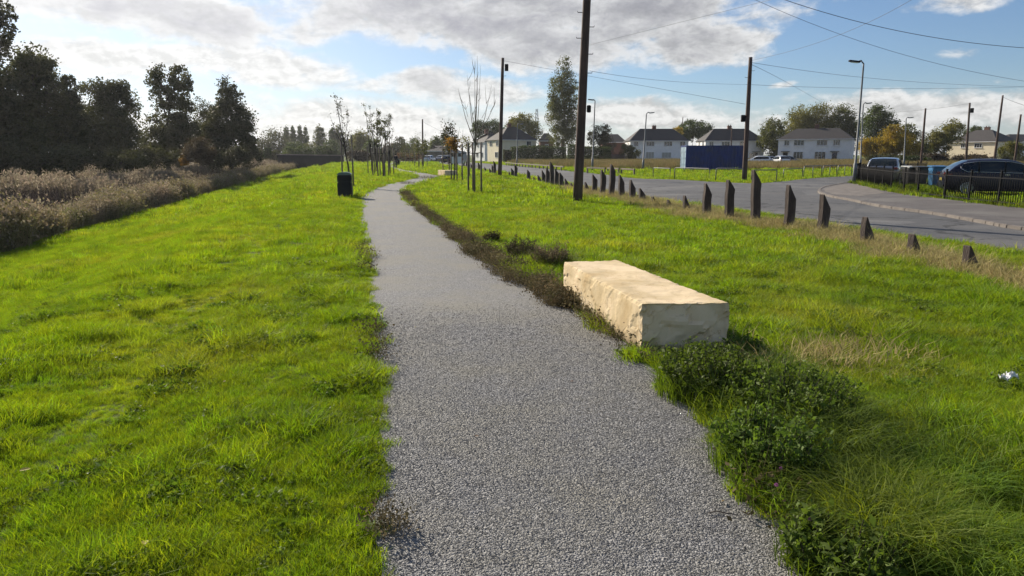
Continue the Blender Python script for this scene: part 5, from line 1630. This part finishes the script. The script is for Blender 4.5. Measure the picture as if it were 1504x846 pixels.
# tall poplar
px_tree(828, 84, 160, [(828, 105, 10, 20), (822, 130, 15, 24), (838, 135, 12, 26), (822, 165, 17, 26), (836, 172, 14, 26), (812, 150, 8, 22, .6), (827, 200, 20, 16), (845, 160, 7, 24, .5)], .26, 15000, 'lf_olive', 'very tall thin leaved poplar left of the nearest utility pole', 80, trunk_r=.4, bark='twig')
px_tree(768, 168, 200, [(768, 182, 20, 13), (755, 192, 14, 11), (783, 192, 13, 12)], .38, 5000, 'lf_ochre', 'round yellow green tree behind the cream house roof', 81, trunk_r=.3)
px_tree(712, 178, 220, [(706, 190, 12, 11), (725, 190, 13, 12), (738, 198, 12, 9)], .36, 4500, 'lf_green', 'green tree behind the far pale walled house', 82, trunk_r=.3)
px_tree(880, 183, 150, [(872, 200, 9, 14), (886, 198, 10, 14), (890, 215, 12, 14)], .26, 3500, 'lf_deep', 'small dark tree right of the nearest pole', 83, trunk_r=.2)
px_tree(922, 212, 148, [(920, 220, 9, 8), (930, 226, 9, 8)], .2, 2500, 'lf_olive', 'pale green bush left of the first white house', 84, trunk_r=.1, name='shrub', cat='shrub')
px_tree(1017, 178, 195, [(1017, 192, 16, 13), (1002, 198, 10, 10), (1032, 192, 13, 11)], .38, 5000, 'lf_green', 'round green tree between the first two white houses', 85, trunk_r=.3)
px_tree(995, 186, 190, [(995, 196, 7, 9)], .3, 1300, 'lf_yellow', 'small yellow tree left of the round green one', 86, trunk_r=.15)
RG = 'trees behind the third white house'
px_tree(1137, 172, 165, [(1137, 188, 15, 14), (1130, 205, 17, 18), (1145, 220, 16, 16)], .33, 6000, 'lf_olive', 'dark speckled green tree left of the third white house', 87, trunk_r=.3, group=RG)
px_tree(1190, 154, 185, [(1180, 172, 20, 16), (1202, 170, 20, 16), (1172, 188, 22, 15), (1200, 190, 28, 18), (1165, 200, 14, 14)], .33, 11000, 'lf_ochre', 'big yellow green tree behind the third white house roof', 88, trunk_r=.4, group=RG)
px_tree(1238, 153, 180, [(1240, 168, 14, 14), (1232, 190, 18, 18), (1250, 190, 14, 18), (1243, 215, 16, 18)], .33, 8000, 'lf_olive', 'tall olive tree behind the two street lamps', 89, trunk_r=.4, group=RG)
px_tree(1291, 153, 170, [(1290, 172, 18, 15), (1278, 186, 16, 15), (1303, 186, 13, 14), (1290, 205, 20, 18)], .32, 8000, 'lf_green', 'round green tree right of the two street lamps', 90, trunk_r=.4, group=RG)
YG = 'yellow bushes on the right'
px_tree(1278, 200, 128, [(1275, 215, 13, 12), (1290, 222, 14, 11)], .24, 4500, 'lf_yellow', 'bright yellow bush just right of the tall lamp', 91, trunk_r=.1, group=YG)
px_tree(1312, 185, 126, [(1312, 200, 17, 14), (1300, 215, 18, 14), (1325, 218, 18, 16)], .24, 8000, 'lf_yellow', 'largest bright yellow bush behind the silver car', 92, trunk_r=.15, group=YG)
px_tree(1332, 180, 130, [(1332, 195, 12, 13), (1340, 215, 16, 18), (1350, 225, 14, 12)], .24, 5500, 'lf_olive', 'olive bush at the right side of the yellow bush', 93, trunk_r=.15, group=YG)
px_tree(1388, 180, 135, [(1380, 200, 15, 13), (1398, 195, 15, 16), (1372, 212, 13, 12), (1378, 218, 14, 12)], .26, 6000, 'lf_ochre', 'yellowish tree left of the cream house', 94, trunk_r=.15, group=YG)
px_tree(1430, 186, 200, [(1432, 194, 12, 7)], .3, 1500, 'lf_green', 'tree top peeping over the cream house roof', 95, trunk_r=.2)
px_tree(1490, 208, 118, [(1485, 222, 14, 12)], .22, 3000, 'lf_ochre', 'bush in front of the pale wing at the right edge', 96, trunk_r=.1, name='shrub', cat='shrub')
for i, (px, top, w, y, mt, lab) in enumerate([(1300, 228, 32, 104, 'lf_dark', 'dark brambles below the yellow bushes'), (1370, 226, 30, 106, 'lf_brown', 'brown brambles left of the cream house'), (1430, 228, 34, 106, 'lf_brown', 'brambles under the cream house wall'), (1490, 230, 26, 104, 'lf_dark', 'dark brambles at the right edge beyond the navy car'), (1345, 230, 22, 104, 'lf_hedge', 'green brambles in front of the olive bush')]):
    px_tree(px, top, y, [(px - w * .5, top + 6, w * .5, 6), (px + w * .4, top + 7, w * .5, 6), (px, top + 6, w * .5, 6)], .2, 3200, mt, lab, 100 + i, trunk_r=.06, group='brambles beyond the meadow', name='shrub', cat='shrub')
for i, (px, top, w, y, lab) in enumerate([(1165, 243, 12, 93, 'low dark bush in front of the pale cars, left one'), (1195, 243.5, 14, 93, 'low dark bush on the far green by the meadow, middle'), (1130, 243, 16, 93, 'low dark bush just right of the container pole'), (905, 244, 20, 93, 'low dark scrub along the meadow edge left of the container'), (960, 244, 18, 93, 'low dark scrub along the meadow edge close to the container')]):
    px_tree(px, top, y, [(px - w * .4, top + 4, w * .5, 3.4), (px + w * .4, top + 4, w * .5, 3.2)], .12, 1800, 'lf_hedge', lab, 120 + i, trunk_r=.04, group='low bushes at the meadow edge', name='shrub', cat='shrub')


# hedges
def hedge(px0, px1, top, y, depth, mt, label, n=9000, leaf_=.2):
    a, b = Q(px0, 235, y), Q(px1, 235, y); h = Q(px0, top, y).z
    root = empty('hedge', ((a.x + b.x) / 2, y + depth / 2, 0), 0, label, 'hedge', 'hedges by the houses')
    L_ = b.x - a.x
    C = np.stack([rng.uniform(-L_ / 2, L_ / 2, n), rng.uniform(-depth / 2, depth / 2, n), rng.random(n) ** .8], 1)
    hh = h * (.80 + .25 * vnoise(C[:, 0], C[:, 1], 2.5, int(px0))) 
    C[:, 2] = C[:, 2] * hh; C[:, 1] += rng.normal(0, .1, n)
    V, Fc = quads(C, leaf_, .7); np_obj('foliage', V, Fc, M[mt], root)
    mb = MB()
    for k in range(max(3, int(L_ / 2.5))):
        x_ = -L_ / 2 + .6 + k * 2.5; mb.tube([(x_, 0, -.05), (x_ + .1, .05, h * .4), (x_ + .5, 0, h * .7)], [.06, .05, .02], 6)
    mb.build('stem', M['bark'], root)


hedge(750, 832, 214, 145, 2.4, 'lf_hedge', 'dark trimmed hedge left of the tall poplar trunk', 14000)
hedge(834, 898, 212, 142, 2.4, 'lf_hedge', 'dark trimmed hedge right of the tall poplar', 12000)
hedge(739, 751, 219, 140, 2, 'lf_dark', 'short dark hedge below the cream house corner', 4000)

# garden fence behind the meadow
a = Q(893, 238, 150); b = Q(930, 238, 150)
mb = MB()
for k in range(20):
    x_ = a.x + (b.x - a.x) * (k + .5) / 20; mb.box((x_ - a.x, 0, .85), ((b.x - a.x) / 20 - .03, .03, 1.7))
mb.box(((b.x - a.x) / 2, .04, 1.2), (b.x - a.x, .05, .09)); mb.box(((b.x - a.x) / 2, .04, .4), (b.x - a.x, .05, .09))
tag(mb.build('garden_fence', M['palewood'], None, a * Vector((1, 1, 0)) if False else (a.x, a.y, 0)), 'low weathered board fence left of the first white house', 'fence')


# ---------------------------------------------------------------- staked saplings
def sapling(base_px, tips, stakes, stake_top, label, seed, leafm=None, nleaf=0, leafsz=.07, crown=(), trunk_r=.035, branches=10, barkm='bark', stakem='palewood', group='staked saplings'):
    r = np.random.default_rng(seed + 500)
    v = P(*base_px); root = empty('staked_sapling', (v.x, v.y, 0), 0, label, 'sapling', group)
    mb = MB(); tipw = [Q(a, b, v.y) - v for a, b in tips]
    C = []
    main = tipw[0]
    pts = [Vector((0, 0, -.05))] + [main * t + Vector((r.normal(0, .03), r.normal(0, .05), 0)) for t in (.25, .5, .75)] + [main]
    mb.tube(pts, [trunk_r, trunk_r * .85, trunk_r * .6, trunk_r * .35, .005], 6)
    for t in tipw[1:]:
        f = r.uniform(.30, .48); q = main * f
        mb.tube([q, q.lerp(t, .5) + Vector((t.x * .08, r.normal(0, .08), -.05)), t], [trunk_r * .5, trunk_r * .28, .004], 5)
    for k in range(branches):
        f = r.uniform(.35, .95); t = tipw[r.integers(0, len(tipw))] * 1.0
        q = main * f if t is main else (main * .4).lerp(t, f)
        a = r.random() * 2 * PI; l = r.uniform(.3, .9) * main.z * .13
        e_ = q + Vector((math.cos(a) * l * .5, math.sin(a) * l * .5, l * 1.1))
        mb.tube([q, q.lerp(e_, .5) + Vector((math.cos(a) * .03, 0, -.03)), e_], [trunk_r * .22, trunk_r * .15, .003], 4, cap=False)
        for u in (.4, .6, .8, 1): C.append(q.lerp(e_, u))
    mb.build('trunk', M[barkm], root)
    if leafm and nleaf:
        if crown:
            pts = []
            for cx, cy, rx, ry in crown:
                c = Q(cx, cy, v.y) - v; m_ = v.y / F
                k = int(nleaf / len(crown)); d = r.normal(size=(k, 3)) * .5
                pts.append(np.array(c) + d * np.array([rx, rx, ry]) * m_)
            pts = np.concatenate(pts)
        else:
            Cn = np.array([tuple(q) for q in C] + [tuple(t) for t in tipw] * 3)
            pts = Cn[r.integers(0, len(Cn), nleaf)] + r.normal(0, .07, (nleaf, 3))
        V, Fc = quads(pts, leafsz, .65); np_obj('leaves', V, Fc, M[leafm], root)
    tops = []
    for dx, dy in stakes:
        mb = MB(); mb.tube([(dx, dy, -.05), (dx, dy, stake_top * .5), (dx, dy, stake_top)], [.04, .04, .038], 8); mb.build('stake', M[stakem], root); tops.append((dx, dy))
    if len(stakes) > 1:
        mb = MB()
        mb.tube([(tops[0][0], tops[0][1], stake_top * .8), (0, 0, stake_top * .78), (tops[-1][0], tops[-1][1], stake_top * .8)], .018, 6); mb.build('tie', M['blackplastic'], root)
    return root


v = P(697, 283.5); m_ = v.y / F
sapling((697, 283.5), [(701, 82), (706, 96), (686, 110), (697, 90), (673, 130), (722, 125), (690, 140), (728, 150)], [(-9 * m_, .1), (-2.5 * m_, .25), (10 * m_, -.05)], Q(689, 209, v.y).z, 'tall bare branched sapling tied between three stakes', 1, None, 0, trunk_r=.045, branches=26, barkm='twig')
v = P(666, 267); m_ = v.y / F
sapling((667, 267), [(668, 178), (664, 190), (674, 192)], [(-4 * m_, 0), (4 * m_, .2), (11 * m_, .6)], 2.3, 'staked sapling with orange lower leaves behind the bare one', 2, 'lf_orange', 520, .12, [(663, 208, 9, 8), (668, 215, 8, 8)], .045, 14)
sapling((660, 258), [(659, 172), (655, 180), (665, 185)], [(-.5, 0), (.5, .2)], 2.2, 'sapling with dark leafy top left of the orange leaved one', 3, 'lf_deep', 900, .15, [(659, 190, 9, 8), (654, 200, 8, 8), (666, 205, 8, 9), (660, 218, 10, 8)], .05, 14)
sapling((678, 262), [(680, 190), (688, 200)], [(-.5, 0), (.55, .1)], 2.2, 'thin staked sapling between the orange and the bare saplings', 4, 'lf_ochre', 260, .12, [(682, 208, 9, 9), (688, 215, 7, 7)], .04, 10)
sapling((516, 275), [(493, 141), (500, 148), (484, 168), (511, 168), (514, 190)], [(-11.5 * 38 / F, .0), (5 * 38 / F, -.3)], 2.6, 'leaning sapling with sparse leaves just behind the litter bin', 5, 'lf_dark', 230, .085, (), .05, 16)
for i, (bx, by, tips, n, lab) in enumerate([(548, 257, [(536, 154), (543, 170), (549, 185)], 200, 'leftmost sapling of the close row right of the bin'), (556, 260, [(543, 157), (556, 168), (562, 190)], 260, 'second sapling of the close row, leaning slightly left'), (563, 260.5, [(557, 165), (566, 180), (571, 195)], 260, 'third and tallest crowned sapling of the close row'), (571, 257.5, [(573, 172), (577, 190), (566, 200)], 220, 'rightmost sapling of the close row right of the bin'), (552, 252, [(555, 178), (560, 196)], 160, 'sapling standing behind the close row')]):
    v = P(bx, by)
    sapling((bx, by), tips, [(-.42, .1), (.42, -.05), (.05, .45)], 2.2, lab, 10 + i, 'lf_dark' if i % 2 else 'lf_olive', n * 2, .10, (), .05, 18)
for i, (bx, by, tx, ty, lab) in enumerate([(615, 246.5, 613, 196, 'left sapling of the pair by the slim distant pole'), (622, 246, 624, 200, 'right sapling of the pair by the slim distant pole'), (606, 241, 607, 205, 'small far sapling above the walker'), (592, 240, 593, 203, 'small far sapling just right of the walker')]):
    sapling((bx, by), [(tx, ty), (tx + 3, ty + 6), (tx - 3, ty + 8)], [(-.5, 0), (.5, 0)], 2.1, lab, 30 + i, 'lf_olive', 500, .14, [(tx, ty + 12, 6, 9), (tx, ty + 22, 6, 7)], .05, 10)

# far litter bin on the path
v = P(584.5, 243.6)
root = empty('litter_bin', (v.x, v.y, 0), 0, 'tiny far dark litter bin beside the path beyond the walker', 'litter bin')
mb = MB(); mb.box((0, 0, .45), (.55, .5, .9), None, .06); mb.build('body', M['blackplastic'], root)
mb = MB(); mb.box((0, 0, .95), (.58, .53, .12), None, .05, taper=.7); mb.build('lid', M['greenplastic'], root)


# ---------------------------------------------------------------- walker
def skin(name, verts, edges, radii, material, parent, sub=2):
    me = bpy.data.meshes.new(name); me.from_pydata(verts, edges, []); me.update()
    o = bpy.data.objects.new(name, me); COL.objects.link(o); o.parent = parent
    sm = o.modifiers.new('skin', 'SKIN')
    if not me.skin_vertices: me.skin_vertices.new()
    for i, r_ in enumerate(radii):
        me.skin_vertices[0].data[i].radius = r_ if hasattr(r_, '__len__') else (r_, r_)
        me.skin_vertices[0].data[i].use_root = (i == 0)
    ss = o.modifiers.new('sub', 'SUBSURF'); ss.levels = sub; ss.render_levels = sub
    me.materials.append(material)
    return o


v = P(581.5, 247.5)
root = empty('person', (v.x, v.y, 0), R(12), 'person in dark jacket and blue trousers walking away on the far path', 'person')
bv = [(0, 0, .95), (0, .01, 1.15), (0, .02, 1.38), (0, .02, 1.50), (0, .01, 1.60), (0, 0, 1.70),
      (-.18, .02, 1.42), (-.25, .02, 1.15), (-.27, -.08, .92), (-.28, -.11, .84), (.18, .02, 1.42), (.25, .0, 1.15), (.26, .10, .93), (.27, .14, .85),
      (-.09, 0, .90), (-.10, -.12, .52), (-.10, -.02, .09), (-.10, -.16, .04), (.09, 0, .90), (.10, .16, .50), (.10, .30, .12), (.10, .20, .04)]
be = [(0, 1), (1, 2), (2, 3), (3, 4), (4, 5), (2, 6), (6, 7), (7, 8), (8, 9), (2, 10), (10, 11), (11, 12), (12, 13), (0, 14), (14, 15), (15, 16), (16, 17), (0, 18), (18, 19), (19, 20), (20, 21)]
br = [(.14, .10), (.13, .10), (.15, .10), .055, .085, .07, .06, .045, .033, .03, .06, .045, .033, .03, .085, .06, .04, .035, .085, .06, .04, .035]
skin('body', bv, be, br, M['skin'], root)
jv = bv[0:4] + [bv[6], bv[7], bv[8], bv[10], bv[11], bv[12]]; jv[3] = (0, .02, 1.47)
skin('jacket', jv, [(0, 1), (1, 2), (2, 3), (2, 4), (4, 5), (5, 6), (2, 7), (7, 8), (8, 9)], [(.19, .15), (.175, .135), (.19, .14), .08, .08, .065, .052, .08, .065, .052], M['darkcloth'], root)
tv = [bv[0]] + [bv[i] for i in (14, 15, 16, 18, 19, 20)]
skin('trousers', tv, [(0, 1), (1, 2), (2, 3), (0, 4), (4, 5), (5, 6)], [(.16, .12), .10, .078, .06, .10, .078, .06], M['bluecloth'], root)
for q in (17, 21):
    c = bv[q]; mb = MB(); mb.box((c[0], c[1] + .09, .05), (.10, .27, .09), None, .03); mb.build('shoe', M['blackplastic'], root)
mb = MB(); bmesh.ops.create_icosphere(mb.bm, subdivisions=3, radius=.108)
for q in mb.bm.verts: q.co = Vector((q.co.x * .9, q.co.y * 1.0 - .01, q.co.z * 1.05 + 1.665))
bmesh.ops.delete(mb.bm, geom=[q for q in mb.bm.verts if q.co.y > .03 and q.co.z < 1.68], context='VERTS')
mb.build('hair', M['hair'], root)

# ---------------------------------------------------------------- light and sky
SUN_AZ, SUN_EL = -40.0, 27.0
w = bpy.data.worlds.new('World'); sc.world = w; w.use_nodes = True
nt = w.node_tree; N, L = nt.nodes, nt.links
bg = N['Background']
sky = N.new('ShaderNodeTexSky'); sky.sky_type = 'NISHITA'; sky.sun_disc = False
sky.sun_elevation = R(SUN_EL); sky.sun_rotation = R(SUN_AZ)
sky.air_density = 1.0; sky.dust_density = .5; sky.ozone_density = 2.5
tc = N.new('ShaderNodeTexCoord')


def mth(op, a, b=None, c=None):
    n = N.new('ShaderNodeMath'); n.operation = op
    for i, q in enumerate((a, b, c)):
        if q is None: continue
        if isinstance(q, (int, float)): n.inputs[i].default_value = q
        else: L.new(q, n.inputs[i])
    return n.outputs[0]


sp = N.new('ShaderNodeSeparateXYZ'); L.new(tc.outputs['Generated'], sp.inputs[0])
AZ = mth('MULTIPLY', mth('ARCTAN2', sp.outputs[0], sp.outputs[1]), 180 / PI)
EL = mth('MULTIPLY', mth('ARCSINE', sp.outputs[2]), 180 / PI)
cmb = N.new('ShaderNodeCombineXYZ'); L.new(AZ, cmb.inputs[0]); L.new(mth('MULTIPLY', EL, 1.9), cmb.inputs[1])


def noise(scale, detail=6, rough=.6, off=0, dist=0):
    mp = N.new('ShaderNodeVectorMath'); mp.operation = 'ADD'; mp.inputs[1].default_value = (off, off * 1.7, off * .3); L.new(cmb.outputs[0], mp.inputs[0])
    n = N.new('ShaderNodeTexNoise'); n.inputs['Scale'].default_value = scale; n.inputs['Detail'].default_value = detail; n.inputs['Roughness'].default_value = rough
    n.inputs['Distortion'].default_value = dist
    L.new(mp.outputs[0], n.inputs['Vector']); return n.outputs['Fac']


n1 = noise(.11, 9, .58, 0, .3); n2 = noise(.45, 8, .62, 20, .2); n3 = noise(.2, 4, .5, 50); n4 = noise(.2, 4, .5, 80)
wa = mth('ADD', AZ, mth('MULTIPLY', mth('SUBTRACT', n3, .5), 5.0))
we = mth('ADD', EL, mth('MULTIPLY', mth('SUBTRACT', n4, .5), 1.6))
# cloud masses: photo position, radii in px, weight, grey core
blobs = [(760, 20, 400, 62, 1, 1), (985, 68, 130, 42, .95, .85), (860, 62, 220, 48, 1, 1), (560, 28, 210, 34, .9, .75), (1075, 55, 55, 30, .8, .3),
         (180, 12, 260, 34, .95, .6), (330, 32, 200, 36, .85, .75), (300, 95, 230, 30, .85, .12), (110, 78, 160, 24, .8, .2), (420, 108, 130, 24, .75, .15), (460, 92, 60, 12, .5, .1),
         (620, 118, 92, 24, .95, .55), (690, 135, 110, 24, .9, .3), (540, 125, 60, 14, .6, .1),
         (560, 178, 330, 34, .75, .12), (300, 170, 280, 40, .6, .05), (930, 170, 190, 30, .8, .2), (1110, 178, 160, 24, .7, .15), (1290, 165, 160, 30, .85, .35), (1440, 160, 130, 26, .8, .35),
         (640, 205, 500, 26, .6, .1), (1240, 205, 500, 26, .6, .2), (1410, 2, 70, 14, .5, .1), (1412, 78, 30, 11, .36, .0), (1148, 127, 26, 6, .5, 0), (1000, 8, 20, 8, .5, 0), (1275, 12, 22, 7, .3, 0), (1460, 118, 16, 5, .4, 0), (925, 103, 20, 4, .4, 0)]
wv = N.new('ShaderNodeCombineXYZ'); L.new(wa, wv.inputs[0]); L.new(we, wv.inputs[1])
dens = None; core = None
for (px, py, rx, ry, wt, gr) in blobs:
    a0, e0 = azel(px, py); kx, ky = 17.0 / rx, 17.0 / ry
    ma = N.new('ShaderNodeVectorMath'); ma.operation = 'MULTIPLY_ADD'; L.new(wv.outputs[0], ma.inputs[0])
    ma.inputs[1].default_value = (kx, ky, 0); ma.inputs[2].default_value = (-a0 * kx, -e0 * ky, 0)
    dt = N.new('ShaderNodeVectorMath'); dt.operation = 'DOT_PRODUCT'; L.new(ma.outputs[0], dt.inputs[0]); L.new(ma.outputs[0], dt.inputs[1])
    f = mth('MULTIPLY_ADD', dt.outputs['Value'], -wt, 1.15 * wt)
    dens = f if dens is None else mth('MAXIMUM', dens, f)
    if gr > .12:
        fg = mth('MULTIPLY', f, gr)
        core = fg if core is None else mth('MAXIMUM', core, fg)
dens = mth('MAXIMUM', dens, -1.0)
core = mth('MAXIMUM', core, 0.0)
# loose clouds over the rest of the sky
ovh = mth('MULTIPLY', mth('SUBTRACT', n1, .52), 6.0)
far = N.new('ShaderNodeMapRange'); far.inputs[1].default_value = 13; far.inputs[2].default_value = 20; L.new(EL, far.inputs[0])
back = N.new('ShaderNodeMapRange'); back.inputs[1].default_value = 42; back.inputs[2].default_value = 55; L.new(mth('ABSOLUTE', AZ), back.inputs[0])
reg = mth('MAXIMUM', far.outputs[0], back.outputs[0])
ov2 = mth('SUBTRACT', mth('MULTIPLY', reg, mth('ADD', ovh, 1)), 1)
dens = mth('MAXIMUM', dens, ov2); core = mth('MAXIMUM', core, mth('MULTIPLY', mth('MAXIMUM', ov2, 0), .5))
D = mth('ADD', dens, mth('ADD', mth('MULTIPLY', mth('SUBTRACT', n1, .5), 2.3), mth('MULTIPLY', mth('SUBTRACT', n2, .5), 1.1)))


def sstep(x_, a, b):
    m = N.new('ShaderNodeMapRange'); m.interpolation_type = 'SMOOTHSTEP'
    m.inputs[1].default_value = a; m.inputs[2].default_value = b; L.new(x_, m.inputs[0]); return m.outputs[0]


alpha = sstep(D, .22, .85)
Gc = mth('ADD', core, mth('MULTIPLY', mth('SUBTRACT', n2, .5), .35))
Gc = mth('MULTIPLY', sstep(Gc, .12, .85), sstep(D, .5, 1.5))
# cloud glow near the sun
sd = Vector((math.sin(R(SUN_AZ)) * math.cos(R(SUN_EL)), math.cos(R(SUN_AZ)) * math.cos(R(SUN_EL)), math.sin(R(SUN_EL))))
dot = N.new('ShaderNodeVectorMath'); dot.operation = 'DOT_PRODUCT'; L.new(tc.outputs['Generated'], dot.inputs[0]); dot.inputs[1].default_value = sd
glow = sstep(dot.outputs['Value'], .62, 1.0)
n2b = noise(.45, 8, .62, 20.33, .2)
relief = mth('MULTIPLY', mth('SUBTRACT', n2, n2b), 1.9)
relief = mth('MULTIPLY', mth('MINIMUM', mth('MAXIMUM', relief, -.24), .12), mth('SUBTRACT', 1.0, mth('MULTIPLY', glow, .55)))
fine = mth('ADD', mth('ADD', .84, mth('MULTIPLY', n2, .22)), relief)


def rgb(c):
    n = N.new('ShaderNodeRGB'); n.outputs[0].default_value = (*c, 1); return n.outputs[0]


def mixc(f, a, b):
    n = N.new('ShaderNodeMix'); n.data_type = 'RGBA'
    if isinstance(f, (int, float)): n.inputs[0].default_value = f
    else: L.new(f, n.inputs[0])
    L.new(a, n.inputs[6]); L.new(b, n.inputs[7]); return n.outputs[2]


def scalec(c, k):
    n = N.new('ShaderNodeVectorMath'); n.operation = 'SCALE'; L.new(c, n.inputs[0])
    if isinstance(k, (int, float)): n.inputs[3].default_value = k
    else: L.new(k, n.inputs[3])
    return n.outputs[0]


SKYK = .066      # sky strength; cloud radiances below are in the same final units
white = scalec(rgb((.53, .525, .515)), mth('MULTIPLY', fine, mth('ADD', 1.0, mth('MULTIPLY', glow, .22))))
grey = scalec(rgb((.205, .20, .215)), mth('ADD', mth('ADD', .92, mth('MULTIPLY', glow, .9)), mth('MULTIPLY', relief, .3)))
cc_ = mixc(Gc, white, grey)
skyc = scalec(sky.outputs[0], SKYK)
# thin bright veil near the sun and along the horizon
veil = mth('ADD', mth('MULTIPLY', glow, .45), mth('MULTIPLY', sstep(mth('MULTIPLY', EL, -1), -6, 0), .3))
veil = mth('MINIMUM', veil, .8)
tn = N.new('ShaderNodeVectorMath'); tn.operation = 'MULTIPLY'; L.new(skyc, tn.inputs[0]); tn.inputs[1].default_value = (.80, .90, 1.06)
skyc = mixc(veil, tn.outputs[0], scalec(rgb((.40, .45, .52)), mth('ADD', 1.0, mth('MULTIPLY', glow, .28))))
final = mixc(mth('MULTIPLY', alpha, .92), skyc, cc_)
L.new(final, bg.inputs[0]); bg.inputs[1].default_value = 1.0
w.cycles.sampling_method = 'MANUAL'; w.cycles.sample_map_resolution = 512

sun = bpy.data.lights.new('sun', 'SUN'); sun.energy = 5.0; sun.angle = R(.55); sun.color = (1, .90, .74)
so = bpy.data.objects.new('sun', sun); COL.objects.link(so)
so.rotation_euler = (-sd).to_track_quat('-Z', 'Y').to_euler()
so.location = (0, 0, 50)

# ---------------------------------------------------------------- air
hm = bpy.data.materials.new('haze_air'); hm.use_nodes = True
hn, hl = hm.node_tree.nodes, hm.node_tree.links
hn.remove(hn['Principled BSDF'])
pv = hn.new('ShaderNodeVolumePrincipled'); pv.inputs['Color'].default_value = (.93, .95, 1, 1); pv.inputs['Density'].default_value = .00016; pv.inputs['Anisotropy'].default_value = .45
hl.new(pv.outputs[0], hn['Material Output'].inputs['Volume'])
mb = MB(); mb.box((0, 2000, 12), (6200, 4300, 34)); ho = mb.build('haze', hm); tag(ho, 'thin pale autumn haze softening the far trees', 'haze', kind='stuff')

# ---------------------------------------------------------------- output
vs = sc.view_settings
vs.view_transform = 'Standard'; vs.look = 'None'; vs.gamma = 1; vs.exposure = 0.66; vs.use_curve_mapping = False
sc.render.engine = 'CYCLES'
sc.cycles.use_denoising = True
sc.cycles.max_bounces = 6; sc.cycles.diffuse_bounces = 3; sc.cycles.transmission_bounces = 3; sc.cycles.glossy_bounces = 2
sc.cycles.caustics_reflective = False; sc.cycles.caustics_refractive = False
